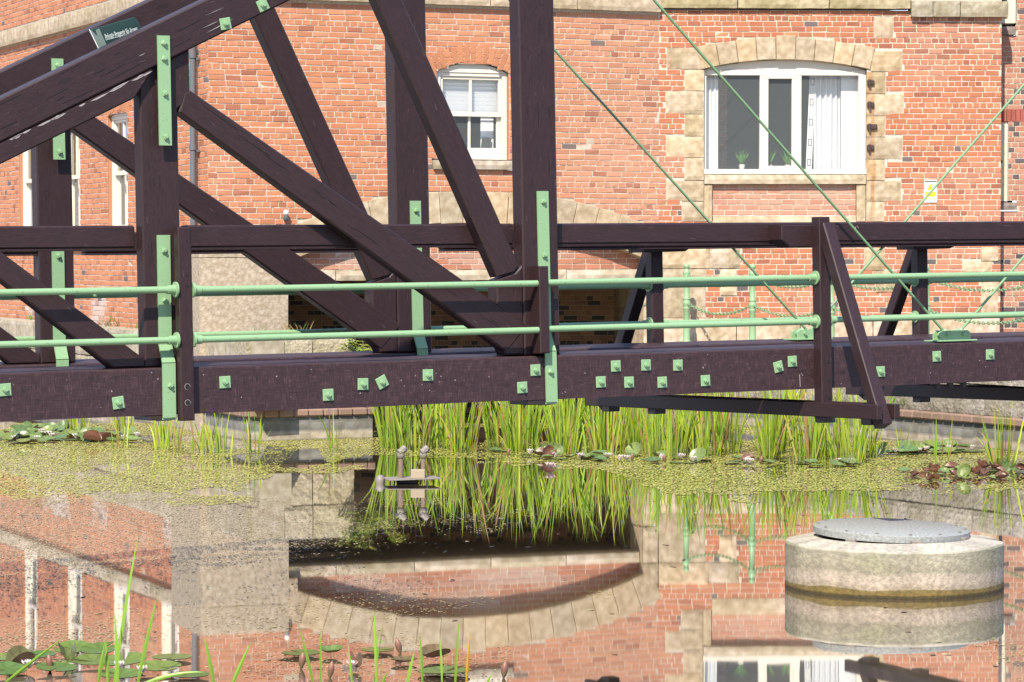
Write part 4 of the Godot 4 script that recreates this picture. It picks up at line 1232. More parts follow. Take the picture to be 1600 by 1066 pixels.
func build_bridge() -> void:
	BR = thing("timber_bridge", "dark brown timber truss footbridge with pale green ironwork spanning the canal", "bridge", Vector3(2.52, 1.561, -23.5))
	var S := Vector3(0.865989, 0.0092, -0.499979).normalized()
	var T := Vector3(-0.499736, -0.020243, -0.865941)
	T = (T - S * T.dot(S)).normalized()
	BR.basis = Basis(S, (-T).cross(S).normalized(), -T)
	truss(0.0, true)
	truss(2.09, false)
	# washer plates along the near beam
	for q in [[-6.98, 0.22, 0.05], [-6.14, 0.10, 0.12], [-5.31, 0.22, 0.03], [-4.48, 0.10, 0.02], [-4.19, 0.17, -0.02], [-4.03, 0.18, 0.45], [-3.64, 0.22, 0.0], [-2.70, 0.23, 0.02], [-2.82, 0.10, 0.03], [-2.11, 0.12, 0.02], [-1.97, 0.24, 0.02], [-1.85, 0.11, 0.0],
		[-1.69, 0.24, 0.0], [-1.54, 0.10, 0.02], [-1.39, 0.23, 0.0], [-1.13, 0.10, 0.03], [-0.42, 0.19, 0.22], [-0.28, 0.23, 0.04], [0.61, 0.12, 0.0], [1.20, 0.23, 0.03], [1.77, 0.23, 0.0]]:
		plate(q[0], q[1], 0.0, q[2])
	# handrails
	for t in [0.185, 2.15]:
		for r in [[-12.0, -5.905], [-5.515, -2.76], [-2.43, 7.0]]:
			if t > 2.0 and r[0] > -3.0: r = [-2.31, 7.0]
			var vb := 1.20; var vt := 1.364
			var mb := MB.new()
			mb.box(Vector3((r[1] - r[0]) * 0.5, (vb + vt) * 0.5, -t - 0.055), Vector3(r[1] - r[0], vt - vb, 0.11), 0.014)
			mb.box(Vector3((r[1] - r[0]) * 0.5, vb - 0.006, -t - 0.05), Vector3(r[1] - r[0], 0.018, 0.08), 0.002)
			part(BR, "handrail", mb.mesh(), M.timber, Transform3D(Basis.IDENTITY, Vector3(r[0], 0, 0)))
	# near stanchions
	timber("stanchion", [Vector2(-5.69, -0.045), Vector2(-5.585, -0.045), Vector2(-5.585, 1.345), Vector2(-5.69, 1.345)], -0.085, -0.012, PI / 2)
	timber("stanchion", [Vector2(-2.70, 0.36), Vector2(-2.615, 0.36), Vector2(-2.615, 1.03), Vector2(-2.70, 1.03)], -0.09, 0.05, PI / 2)
	for q in [[-5.64, 0.20], [-5.64, 0.085], [-5.63, 1.0], [-5.63, 0.92]]:
		var hm := MB.new()
		hm.tube(PackedVector3Array([Vector3(0, 0, 0), Vector3(0, 0, 0.003)]), 0.018 if q[1] < 0.5 else 0.01, 12)
		part(BR, "bolt_hole", hm.mesh(), M.hole, Transform3D(Basis.IDENTITY, sv(q[0], q[1], -0.0855)))
		if q[1] < 0.5:
			var rm := MB.new()
			rm.torus(Vector3.ZERO, Basis.IDENTITY, 0.021, 0.003, 14, 5)
			part(BR, "worn_paint_ring", rm.mesh(), M.scuff, Transform3D(Basis.IDENTITY, sv(q[0], q[1], -0.083)))
	# outrigger stations: stanchion, cap, raking strut and twin cross timbers
	for s0 in [0.0, 2.97]:
		timber("stanchion", [Vector2(s0 - 0.065, -0.245), Vector2(s0 + 0.045, -0.245), Vector2(s0 + 0.045, 1.40), Vector2(s0 - 0.065, 1.40)], -0.11, -0.005, PI / 2)
		for q in [0.22, 0.07, -0.07]:
			var hm := MB.new()
			hm.tube(PackedVector3Array([Vector3(0, 0, 0), Vector3(0, 0, 0.003)]), 0.016, 10)
			part(BR, "bolt_hole", hm.mesh(), M.hole, Transform3D(Basis.IDENTITY, sv(s0 + 0.01, q, -0.1105)))
		timber("rail_cap", [Vector2(s0 - 0.36, 1.22), Vector2(s0 - 0.27, 1.155), Vector2(s0 + 0.16, 1.165), Vector2(s0 + 0.22, 1.22), Vector2(s0 + 0.22, 1.33), Vector2(s0 - 0.36, 1.34)], 0.0, 0.18, 0.0)
		timber("stanchion", [Vector2(s0 - 0.06, -0.25), Vector2(s0 + 0.06, -0.25), Vector2(s0 + 0.06, 1.19), Vector2(s0 - 0.06, 1.19)], 2.415, 2.52, PI / 2)
		timber("rail_cap", [Vector2(s0 - 0.28, 1.205), Vector2(s0 - 0.27, 1.16), Vector2(s0 + 0.16, 1.165), Vector2(s0 + 0.26, 1.215)], 2.2, 2.46, 0.0)
		# raking struts lie in the plane across the bridge
		for side in [-1.0, 1.0]:
			var w := 0.11
			var a := Vector2(0.10, 1.33) if side < 0 else Vector2(-2.48, 1.24)      # (towards the viewer, height)
			var e := Vector2(0.835, -0.28) if side < 0 else Vector2(-3.37, -0.24)
			var mb := MB.new()
			var pl := PackedVector2Array()
			for p in bar_poly(Vector2.ZERO, e - a, w): pl.append(p.rotated(-(e - a).angle()))
			mb.prism(pl, -0.052, 0.052, 0.008)
			# local x along the strut, y across it, z along s
			var dx := Vector3(0, (e - a).y, (e - a).x).normalized()
			var dz := Vector3(-1, 0, 0)
			var dy := dz.cross(dx)
			part(BR, "raking_strut", mb.mesh(), M.timber, Transform3D(Basis(dx, dy, dz), Vector3(s0 - 0.003, a.y, a.x)))
		for ds in [-0.09, 0.084]:
			var mb2 := MB.new()
			mb2.box(Vector3.ZERO, Vector3(4.42, 0.118, 0.055), 0.006)
			part(BR, "cross_timber", mb2.mesh(), M.timber, Transform3D(Basis(Vector3(0, 0, 1), Vector3(0, 1, 0), Vector3(-1, 0, 0)), Vector3(s0 + ds, -0.165, -1.30)))
		for t in [-0.06, 2.47, -0.68, 3.24]:
			var mb3 := MB.new()
			mb3.box(Vector3.ZERO, Vector3(0.118, 0.06, 0.13), 0.006)
			part(BR, "packing_block", mb3.mesh(), M.black_timber, Transform3D(Basis.IDENTITY, sv(s0, -0.246, t)))
	# pipe rails, near and far
	for q in [[0.893, -12.0, -5.70, false, true], [0.893, -5.58, -2.70, true, false], [0.902, -2.61, -0.07, false, true], [0.905, 0.05, 6.0, true, false], [0.532, -12.0, -5.70, false, true], [0.535, -5.58, -2.70, true, false], [0.545, -2.61, -0.07, false, true], [0.56, 0.05, 6.0, true, false]]:
		pipe(q[1], q[0], q[2], q[0] + 0.004, -0.055, q[3], q[4])
	for v in [0.868, 0.53]:
		for q in [[-12.0, -5.6, false, false], [-5.58, -2.6, false, false], [-2.55, -0.06, false, true], [0.06, 2.91, true, true], [3.03, 6.5, true, false]]:
			pipe(q[0], v, q[1], v, 2.465, q[2], q[3])
	# tension rods
	for q in [[0.10, -2.60, 4.178, 1.40, 0.40], [0.10, 1.50, 0.40, 6.2, 4.55], [2.19, -2.60, 4.27, 1.45, 0.44], [2.19, 1.50, 0.44, 6.3, 4.75]]:
		var mb := MB.new()
		mb.tube(PackedVector3Array([sv(q[1], q[2], q[0]), sv(q[3], q[4], q[0])]), 0.0115, 10)
		part(BR, "tension_rod", mb.mesh(), M.cable)
	# anchor brackets of the rods
	for q in [[1.45, 0.0], [1.48, 2.09]]:
		var mb := MB.new()
		mb.box(Vector3(0, 0.012, -0.12), Vector3(0.40, 0.014, 0.22), 0.003)
		for z in [-0.06, -0.15]:
			mb.prism(PackedVector2Array([Vector2(-0.165, 0.0), Vector2(0.165, 0.0), Vector2(0.165, 0.075), Vector2(0.13, 0.10), Vector2(-0.13, 0.10), Vector2(-0.165, 0.075)]), z - 0.006, z + 0.006, 0.002)
		var o := part(BR, "rod_bracket", mb.mesh(), M.green, Transform3D(Basis.IDENTITY, sv(q[0], 0.345, q[1])))
		for s in [-1.0, 1.0]:
			var lug := MB.new()
			lug.box(Vector3(0.085 * s, 0.065, -0.105), Vector3(0.075, 0.075, 0.075), 0.01, Color.WHITE, Basis(Vector3(0, 0, 1), PI / 4))
			lug.tube(PackedVector3Array([Vector3(0.085 * s, 0.065, -0.17), Vector3(0.085 * s, 0.065, -0.03)]), 0.016, 8)
			part(o, "rod_end", lug.mesh(), M.green)
	# deck boards sit low between the beams
	var dk := MB.new()
	dk.box(Vector3(-2.5, 0.25, -1.25), Vector3(20.5, 0.06, 1.6), 0.0)
	part(BR, "deck", dk.mesh(), M.black_timber)
	# nuts under the right end
	for s in [1.28, 1.42, 1.56]:
		var mb := MB.new()
		mb.box(Vector3.ZERO, Vector3(0.04, 0.05, 0.05), 0.004)
		part(BR, "nut", mb.mesh(), M.black_timber, Transform3D(Basis.IDENTITY, sv(s, -0.02, 0.1)))
	# chips and scratches in the paint
	for k in 46:
		var mb := MB.new()
		var s := rng.randf_range(-7.0, 2.3); var v := rng.randf_range(0.03, 0.31)
		var w := rng.randf_range(0.003, 0.008); var h := rng.randf_range(0.003, 0.012)
		mb.box(Vector3.ZERO, Vector3(w, h, 0.002), 0.0, Color.WHITE, Basis(Vector3(0, 0, 1), rng.randf() * PI))
		part(BR, "paint_chip", mb.mesh(), M.scuff, Transform3D(Basis.IDENTITY, sv(s, v, -0.0035)))
	for k in 46:
		var mb := MB.new()
		var L := rng.randf_range(0.05, 0.34)
		var hw := rng.randf_range(0.0012, 0.0035)
		mb.prism(PackedVector2Array([Vector2(-L * 0.5, 0), Vector2(-L * 0.1, -hw), Vector2(L * 0.3, -hw * 0.6), Vector2(L * 0.5, hw * 0.3), Vector2(L * 0.1, hw)]), -0.001, 0.0012, 0.0)
		var p := Vector2.ZERO
		var an := 0.0
		var t := -0.0005
		var kind := k % 4
		if kind < 2:
			p.x = rng.randf_range(-7.0, -4.3)
			p.y = 2.25 + 0.472 * (p.x + 6.96) - rng.randf_range(0.03, 0.27)
			an = 0.44 + rng.randf_range(-0.04, 0.04)
		elif kind == 2:
			p = Vector2(rng.randf_range(-5.86, -5.64) if k % 8 < 4 else rng.randf_range(-2.72, -2.47), rng.randf_range(1.4, 2.9) if k % 8 >= 4 else rng.randf_range(0.6, 2.1))
			an = PI / 2 + rng.randf_range(-0.03, 0.03)
			t = 0.0575
		else:
			var q := rng.randf()
			p = Vector2(lerpf(-5.4, -3.0, q), lerpf(2.18, 0.55, q) + rng.randf_range(-0.05, 0.05))
			an = -0.562
			t = 0.0552
		part(BR, "crack", mb.mesh(), M.hole if rng.randf() < 0.88 else M.scuff, Transform3D(Basis(Vector3(0, 0, 1), an), sv(p.x, p.y, t - 0.001)))
	for k in 16:
		var wn := MB.new()
		var L := rng.randf_range(0.03, 0.16)
		wn.prism(PackedVector2Array([Vector2(-L * 0.5, 0.004), Vector2(-L * 0.2, -0.005), Vector2(L * 0.2, -0.003), Vector2(L * 0.5, 0.004), Vector2(L * 0.1, 0.008), Vector2(-L * 0.3, 0.007)]), -0.001, 0.0012, 0.0)
		var x := rng.randf_range(-6.9, -5.85)
		part(BR, "worn_paint", wn.mesh(), M.scuff, Transform3D(Basis(Vector3(0, 0, 1), 0.44), sv(x, 2.25 + 0.472 * (x + 6.96) - 0.318 - rng.randf_range(0.0, 0.012), 0.0045)))
	# hook of white wire scratched at two places
	for q in [[-0.205, 0.02, 0.10, -0.005], [0.52, 1.27, 0.05, 0.18]]:
		var mb := MB.new()
		mb.tube(PackedVector3Array([sv(q[0], q[1], q[3]), sv(q[0] - 0.004, q[1] + q[2], q[3]), sv(q[0] + 0.012, q[1] + q[2] + 0.012, q[3]), sv(q[0] + 0.025, q[1] + q[2] - 0.01, q[3])]), 0.0028, 5)
		part(BR, "wire_hook", mb.mesh(), M.scuff)
	build_name_sign()

func build_name_sign() -> void:
	var o := thing("notice_board", "dark green notice board reading Private Property No Access on the sloping beam", "sign", BR.transform * sv(-5.97, 2.765, 0.35))
	var ang := 0.262
	o.basis = BR.basis * Basis(Vector3(0, 0, 1), ang)
	var mb := MB.new()
	mb.prism(PackedVector2Array([Vector2(-0.175, 0.06), Vector2(-0.12, -0.2), Vector2(0.26, -0.2), Vector2(0.20, 0.05), Vector2(0.18, 0.068)]), -0.012, 0.0, 0.004)
	part(o, "board", mb.mesh(), M.sign_green)
	var e := MB.new()
	e.tube(PackedVector3Array([Vector3(-0.18, 0.062, 0.0), Vector3(-0.125, -0.2, 0.0)]), 0.004, 6)
	part(o, "board_edge", e.mesh(), M.sign_white)
	var s := MB.new()
	s.prism(PackedVector2Array([Vector2(-0.135, 0.045), Vector2(-0.105, 0.052), Vector2(-0.06, -0.2), Vector2(-0.115, -0.2)]), 0.0, 0.002, 0.0)
	s.prism(PackedVector2Array([Vector2(-0.172, 0.05), Vector2(-0.166, 0.052), Vector2(-0.10, -0.05), Vector2(-0.09, -0.19), Vector2(-0.12, -0.19)]), 0.0, 0.0016, 0.0)
	part(o, "stripe", s.mesh(), M.sign_pale)
	var tm := TextMesh.new()
	var fo := SystemFont.new()
	fo.font_names = PackedStringArray(["Droid Serif"])
	fo.font_weight = 700
	tm.font = fo
	tm.text = "Private Property No Access"
	tm.font_size = 64
	tm.pixel_size = 0.0009
	tm.depth = 0.002
	var wd := tm.get_aabb().size.x
	var sc := 0.262 / maxf(wd, 0.01)
	part(o, "lettering", tm, M.sign_text, Transform3D(Basis.from_scale(Vector3(sc, sc * 3.3, 1.0)), Vector3(0.052, -0.022, 0.003)))
	var br := MB.new()
	br.box(Vector3(0.04, -0.13, -0.06), Vector3(0.05, 0.2, 0.08), 0.004)
	part(o, "mounting", br.mesh(), M.dark)

# ---------------------------------------------------------------- things in the water
func build_tank() -> void:
	var o := thing("concrete_well_ring", "round stained concrete well ring rising from the water at the right", "concrete ring", Vector3(3.055, 0, -22.97))
	var prof := PackedVector2Array(); var cols := PackedColorArray()
	var R := 0.868
	var rows := [[-0.3, Color(0.10, 0.09, 0.05)], [0.0, Color(0.045, 0.035, 0.015)], [0.022, Color(0.08, 0.06, 0.022)], [0.03, Color(0.18, 0.125, 0.035)], [0.052, Color(0.17, 0.13, 0.045)], [0.062, Color(0.34, 0.28, 0.20)], [0.11, Color(0.42, 0.35, 0.28)], [0.16, Color(0.42, 0.355, 0.28)], [0.195, Color(0.30, 0.27, 0.20)], [0.27, Color(0.35, 0.32, 0.24)], [0.35, Color(0.33, 0.31, 0.235)]]
	for r in rows:
		prof.append(Vector2(R, r[0])); cols.append(r[1])
	for r in [[R - 0.008, 0.366], [R - 0.03, 0.372], [0.62, 0.405], [0.60, 0.40], [0.60, -0.3]]:
		prof.append(Vector2(r[0], r[1])); cols.append(Color(0.43, 0.395, 0.33))
	cols[cols.size() - 1] = Color(0.1, 0.1, 0.09)
	var mb := MB.new()
	# colour varied round the ring as well
	var seg := 96
	for i in prof.size() - 1:
		for k in seg:
			var a := TAU * k / seg; var b := TAU * (k + 1) / seg
			var P := func(an: float, q: Vector2) -> Vector3:
				var rr := q.x * (1.0 + noise.get_noise_2d(cos(an) * 60.0 + q.y * 90.0, sin(an) * 60.0) * 0.006)
				return Vector3(cos(an) * rr, q.y + (noise.get_noise_2d(an * 40.0, q.y * 10.0) * 0.035 if q.y > 0.03 and q.y < 0.3 else (noise.get_noise_2d(an * 120.0, 5.0) * 0.014 if q.y > 0.3 and q.x > 0.8 else 0.0)), sin(an) * rr)
			var C := func(an: float, q: Vector2, col: Color) -> Color:
				var s := noise.get_noise_3d(cos(an) * 120.0, q.y * 40.0, sin(an) * 120.0)
				var s2 := noise.get_noise_3d(cos(an) * 45.0, q.y * 200.0 + 50.0, sin(an) * 45.0)
				var s3 := noise.get_noise_3d(cos(an) * 330.0, q.y * 12.0, sin(an) * 330.0)
				var c := col * 1.13 * (1.0 + 0.3 * s + (0.22 * s3 if q.y > 0.06 else 0.0))
				if q.y > 0.19 and q.y < 0.37: c = c.lerp(Color(0.24, 0.25, 0.12), clampf(s2 * 1.2, 0.0, 0.45))
				return c
			var A: Vector3 = P.call(a, prof[i]); var B: Vector3 = P.call(b, prof[i]); var Cc: Vector3 = P.call(b, prof[i + 1]); var D: Vector3 = P.call(a, prof[i + 1])
			var ca: Color = C.call(a, prof[i], cols[i]); var cb: Color = C.call(b, prof[i], cols[i]); var cc: Color = C.call(b, prof[i + 1], cols[i + 1]); var cd: Color = C.call(a, prof[i + 1], cols[i + 1])
			var d := (prof[i + 1] - prof[i]).normalized()
			var na := Vector3(cos(a) * d.y, -d.x, sin(a) * d.y); var nb := Vector3(cos(b) * d.y, -d.x, sin(b) * d.y)
			mb.smooth_tri(A, Cc, B, na, nb, nb, ca, cc, cb)
			mb.smooth_tri(A, D, Cc, na, na, nb, ca, cd, cc)
	part(o, "ring_wall", mb.mesh(), M.tank)
	var st := MB.new()
	for k in 7:
		var an := TAU * k / 7.0 + 0.5
		st.box(Vector3(cos(an) * 0.59, 0.40, sin(an) * 0.59), Vector3(0.05, 0.05, 0.09), 0.004, Color.WHITE, Basis(Vector3.UP, -an))
	part(o, "lid_support", st.mesh(), M.metal)
	var lid := thing("manhole_lid", "round grey metal lid lying askew on the concrete well ring", "lid", o.position + Vector3(-0.015, 0.412, -0.05))
	lid.rotation = Vector3(0.02, 0, -0.028)
	var lm := MB.new()
	lm.lathe(Vector3.ZERO, PackedVector2Array([Vector2(0.001, 0.0), Vector2(0.60, 0.0), Vector2(0.625, 0.006), Vector2(0.625, 0.055), Vector2(0.612, 0.064), Vector2(0.001, 0.068)]), 72, PackedColorArray(), false, 0.0)
	part(lid, "plate", lm.mesh(), M.lid)
	for k in 14:
		var bm := MB.new()
		var an := TAU * k / 14.0 + 0.1
		bm.lathe(Vector3(cos(an) * 0.585, 0.066, sin(an) * 0.585), PackedVector2Array([Vector2(0.012, 0.0), Vector2(0.012, 0.008), Vector2(0.001, 0.01)]), 8)
		part(lid, "rivet", bm.mesh(), M.metal)

func build_fountain() -> void:
	var o := thing("fountain_float", "rusty floating platform with two upright pipe nozzles in mid channel", "fountain", Vector3(-1.17, 0, -33.35))
	var pl := MB.new()
	pl.box(Vector3(0, 0.055, 0), Vector3(0.62, 0.014, 0.42), 0.003, Color.WHITE, Basis(Vector3.UP, 0.25) * Basis(Vector3(0, 0, 1), 0.015))
	part(o, "platform", pl.mesh(), M.metal)
	var fl := MB.new()
	fl.box(Vector3(-0.04, 0.02, 0.05), Vector3(0.26, 0.05, 0.2), 0.02)
	part(o, "float", fl.mesh(), M.dark)
	for q in [[-0.24, 0.1], [-0.2, -0.14], [0.19, 0.16], [0.26, -0.02]]:
		var lg := MB.new()
		lg.box(Vector3(q[0], 0.0, q[1]), Vector3(0.014, 0.11, 0.014), 0.002)
		part(o, "leg", lg.mesh(), M.dark)
	var rust := mat(lin(0.25, 0.175, 0.13), 0.7, M.metal.albedo_texture, Vector3(4, 4, 4))
	for q in [[-0.12, 0.02], [0.14, 0.0]]:
		var p := MB.new()
		p.tube(PackedVector3Array([Vector3(q[0], 0.06, q[1]), Vector3(q[0], 0.29, q[1])]), 0.03, 14)
		var pp := part(o, "nozzle_pipe", p.mesh(), rust)
		var h := MB.new()
		h.lathe(Vector3(q[0], 0.285, q[1]), PackedVector2Array([Vector2(0.03, 0.0), Vector2(0.043, 0.01), Vector2(0.046, 0.05), Vector2(0.035, 0.07), Vector2(0.001, 0.07)]), 12)
		h.tube(PackedVector3Array([Vector3(q[0] - 0.03, 0.35, q[1] + 0.02), Vector3(q[0] + 0.005, 0.365, q[1]), Vector3(q[0] + 0.05, 0.41, q[1] - 0.02)]), 0.042, 10)
		h.box(Vector3(q[0] + 0.01, 0.37, q[1]), Vector3(0.085, 0.055, 0.075), 0.012, Color.WHITE, Basis(Vector3(0, 0, 1), 0.5))
		part(pp, "nozzle_head", h.mesh(), M.metal)
	var bx := MB.new()
	bx.box(Vector3(0.08, 0.11, 0.06), Vector3(0.165, 0.10, 0.12), 0.006)
	part(o, "junction_box", bx.mesh(), mat(lin(0.34, 0.28, 0.20), 0.7))
	var rd := MB.new()
	rd.tube(PackedVector3Array([Vector3(0.055, 0.15, 0.0), Vector3(0.055, 0.26, 0.0)]), 0.009, 8)
	part(o, "thin_rod", rd.mesh(), rust)
	var s := MB.new()
	s.lathe(Vector3.ZERO, PackedVector2Array([Vector2(0.001, -0.02), Vector2(0.05, 0.0), Vector2(0.055, 0.04), Vector2(0.03, 0.09), Vector2(0.001, 0.1)]), 12, PackedColorArray(), false, 0.12)
	var st := part(self, "mooring_stone", s.mesh(), M.metal, Transform3D(Basis.IDENTITY, Vector3(-1.53, 0, -33.3)))
	tag(st, "small grey lump with a cord beside the floating fountain platform", "stone")

# ---------------------------------------------------------------- plants
# a long leaf: base p, direction d, bending over towards its lean
func blade(mb: MB, p: Vector3, d: Vector3, length: float, width: float, bend: float, turn: float, col: Color, seg := 6) -> void:
	var side := Vector3(cos(turn), 0, sin(turn))
	side = (side - d * side.dot(d)).normalized()
	var lean := Vector3(d.x, 0, d.z)
	lean = lean.normalized() if lean.length() > 0.01 else side.cross(Vector3.UP)
	var L := []; var C := []; var R := []
	var pos := p
	var dir := d
	for i in seg + 1:
		var t := float(i) / seg
		var w := width * (0.65 + 0.55 * minf(t * 2.5, 1.0)) * (1.0 if t < 0.45 else pow(maxf(0.0, 1.0 - (t - 0.45) / 0.55), 0.75)) * 0.5
		var nrm := side.cross(dir).normalized()
		L.append(pos - side * w); R.append(pos + side * w); C.append(pos + nrm * w * 0.35)
		dir = (dir + (lean * 0.8 - Vector3.UP * 0.5) * bend * t / seg).normalized()
		pos += dir * length / seg
	for i in seg:
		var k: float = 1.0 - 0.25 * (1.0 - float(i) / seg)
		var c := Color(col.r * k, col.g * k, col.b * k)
		if i < seg - 1:
			mb.quad(L[i], C[i], C[i + 1], L[i + 1], c)
			mb.quad(C[i], R[i], R[i + 1], C[i + 1], c)
		else:
			mb.tri(L[i], C[i], C[i + 1], c)
			mb.tri(C[i], R[i], C[i + 1], c)

func leaf_green() -> Color:
	var r := rng.randf()
	if r < 0.11: return Color(0.40, 0.25, 0.11) * rng.randf_range(0.7, 1.1)
	if r < 0.13: return Color(0.45, 0.42, 0.10) * rng.randf_range(0.8, 1.1)
	return Color(0.19, 0.36, 0.03).lerp(Color(0.46, 0.54, 0.06), rng.randf()) * rng.randf_range(0.72, 1.12)

func reed_clump(label: String, x: float, z: float, count: int, hmin: float, hmax: float, spread: float, group: String, singles := 8) -> void:
	var o := thing("iris_clump", label, "reeds", Vector3(x, 0, z), group)
	var mass := MB.new()
	for i in count:
		var an := rng.randf() * TAU
		var r := spread * sqrt(rng.randf())
		var p := Vector3(cos(an) * r, -0.05, sin(an) * r)
		var le := rng.randf_range(0.0, 0.30)
		var la := an + rng.randf_range(-0.8, 0.8)
		var d := Vector3(cos(la) * le, 1.0, sin(la) * le).normalized()
		var L := rng.randf_range(hmin, hmax)
		if rng.randf() < 0.12: L *= 0.55
		var tgt := mass
		var single := i < singles
		if single:
			tgt = MB.new()
			p.z = absf(p.z)
		var bend := rng.randf_range(0.02, 0.35)
		if rng.randf() < 0.12: bend = rng.randf_range(1.0, 2.6)
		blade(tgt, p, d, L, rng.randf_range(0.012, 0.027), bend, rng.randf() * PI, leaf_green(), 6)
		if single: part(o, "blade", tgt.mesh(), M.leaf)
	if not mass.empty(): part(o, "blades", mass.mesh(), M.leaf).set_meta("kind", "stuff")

func lily_pad(r: float, curl: float, fold: float, top: Color, under: Color) -> ArrayMesh:
	var mb := MB.new()
	var seg := 22; var rings := 3
	var sd := rng.randf() * 50.0
	var P := func(k: int, j: int, dy: float) -> Vector3:
		var t := float(k) / seg
		var a := lerpf(0.16, TAU - 0.16, t)
		var rr := r * float(j) / rings * (1.0 + 0.05 * noise.get_noise_2d(t * 90.0 + sd, 0.0))
		var x := cos(a) * rr; var z := sin(a) * rr
		var y := curl * pow(rr / r, 3.0) * r * (0.6 + 0.8 * noise.get_noise_2d(t * 60.0 + sd, 9.0)) + fold * maxf(0.0, absf(z) - 0.15 * r) * (1.0 if z > 0 else 0.75) + 0.012
		if fold > 0.0: z *= 1.0 - 0.35 * clampf(fold, 0.0, 2.0) * clampf(absf(z) / r, 0.0, 1.0)
		return Vector3(x, y + dy, z)
	for k in seg:
		for j in rings:
			var c := top * (0.92 + 0.12 * rng.randf()) * (0.82 if k % 3 == 0 else 1.0)
			if j == 0:
				mb.tri(P.call(k, 0, 0.0), P.call(k + 1, 1, 0.0), P.call(k, 1, 0.0), c)
				mb.tri(P.call(k, 0, -0.004), P.call(k, 1, -0.004), P.call(k + 1, 1, -0.004), under)
			else:
				mb.quad(P.call(k, j, 0.0), P.call(k + 1, j, 0.0), P.call(k + 1, j + 1, 0.0), P.call(k, j + 1, 0.0), c)
				mb.quad(P.call(k, j, -0.004), P.call(k, j + 1, -0.004), P.call(k + 1, j + 1, -0.004), P.call(k + 1, j, -0.004), under)
	return mb.mesh()

func lily_flower(pink: float, open: float, size: float) -> ArrayMesh:
	var mb := MB.new()
	for ring in 3:
		var n := 7 if ring < 2 else 5
		for k in n:
			var a := TAU * (k + ring * 0.5) / n + rng.randf_range(-0.1, 0.1)
			var out := Vector3(cos(a), 0, sin(a))
			var tilt := lerpf(0.25, 1.05, open) * (1.0 - 0.28 * ring)
			var d := (out * sin(tilt) + Vector3.UP * cos(tilt)).normalized()
			var c := Color(0.82, 0.78, 0.74).lerp(Color(0.80, 0.36, 0.36), pink * (1.0 if k % 2 == 0 else 0.35))
			blade(mb, out * 0.008 + Vector3(0, 0.015, 0), d, size * (1.0 - 0.12 * ring), size * 0.42, -0.5, a + PI / 2, c, 4)
	return mb.mesh()

func lily_bud() -> ArrayMesh:
	var mb := MB.new()
	mb.lathe(Vector3.ZERO, PackedVector2Array([Vector2(0.006, -0.03), Vector2(0.018, 0.0), Vector2(0.022, 0.025), Vector2(0.02, 0.045), Vector2(0.009, 0.07), Vector2(0.001, 0.08)]), 12, PackedColorArray([Color(0.12, 0.10, 0.04), Color(0.15, 0.10, 0.05), Color(0.17, 0.085, 0.055), Color(0.20, 0.09, 0.06), Color(0.24, 0.12, 0.08), Color(0.20, 0.12, 0.08)]))
	return mb.mesh()

# pads: [x, z, radius, curl, fold, tone 0 green 1 red]; x and z from the plant's middle
func lily_plant(label: String, x: float, z: float, pads: Array, flowers: Array, buds: Array, group := "water lilies") -> void:
	var o := thing("water_lily", label, "water lily", Vector3(x, 0, z), group)
	for q in pads:
		var g := Color(0.075, 0.145, 0.04).lerp(Color(0.17, 0.22, 0.055), rng.randf())
		var top := g.lerp(Color(0.135, 0.058, 0.035), q[5])
		if z > -20.0: q[2] *= 0.86
		var under := Color(0.20, 0.15, 0.06).lerp(Color(0.20, 0.085, 0.055), q[5])
		var stand: float = q[6] if q.size() > 6 else q[3] * 0.1
		var bs := Basis(Vector3.UP, rng.randf_range(-0.7, 0.7)) * Basis(Vector3.RIGHT, stand) * Basis(Vector3.UP, rng.randf() * TAU)
		part(o, "lily_pad", lily_pad(q[2], q[3], q[4], top, under), M.pad, Transform3D(bs, Vector3(q[0], 0.004 + rng.randf() * 0.01 + q[2] * sin(stand) * 0.75, q[1])))
	for q in flowers:
		part(o, "flower", lily_flower(q[2], q[3], 0.062 * (q[4] if q.size() > 4 else 1.0)), M.petal, Transform3D(Basis.IDENTITY, Vector3(q[0], 0.012, q[1])))
	for q in buds:
		part(o, "bud", lily_bud(), M.petal, Transform3D(Basis(Vector3(0, 0, 1), rng.randf_range(-0.3, 0.3)), Vector3(q[0], 0.03, q[1])))

func random_pads(n: int, wx: float, wz: float, rmin: float, rmax: float, wild: float, red: float) -> Array:
	var r := []
	for i in n:
		var up := rng.randf() < wild
		var dead := rng.randf() < red
		r.append([rng.randf_range(-wx, wx), rng.randf_range(-wz, wz), rng.randf_range(rmin, rmax), rng.randf_range(0.0, 0.06) + (rng.randf_range(0.1, 0.35) if up else 0.0), rng.randf_range(0.5, 1.5) if dead and up else (rng.randf_range(0.1, 0.5) if up and rng.randf() < 0.4 else 0.0), 1.0 if dead else rng.randf() * 0.15, (rng.randf_range(0.7, 1.1) if rng.randf() < 0.12 else rng.randf_range(0.06, 0.34)) if up else 0.0])
	return r

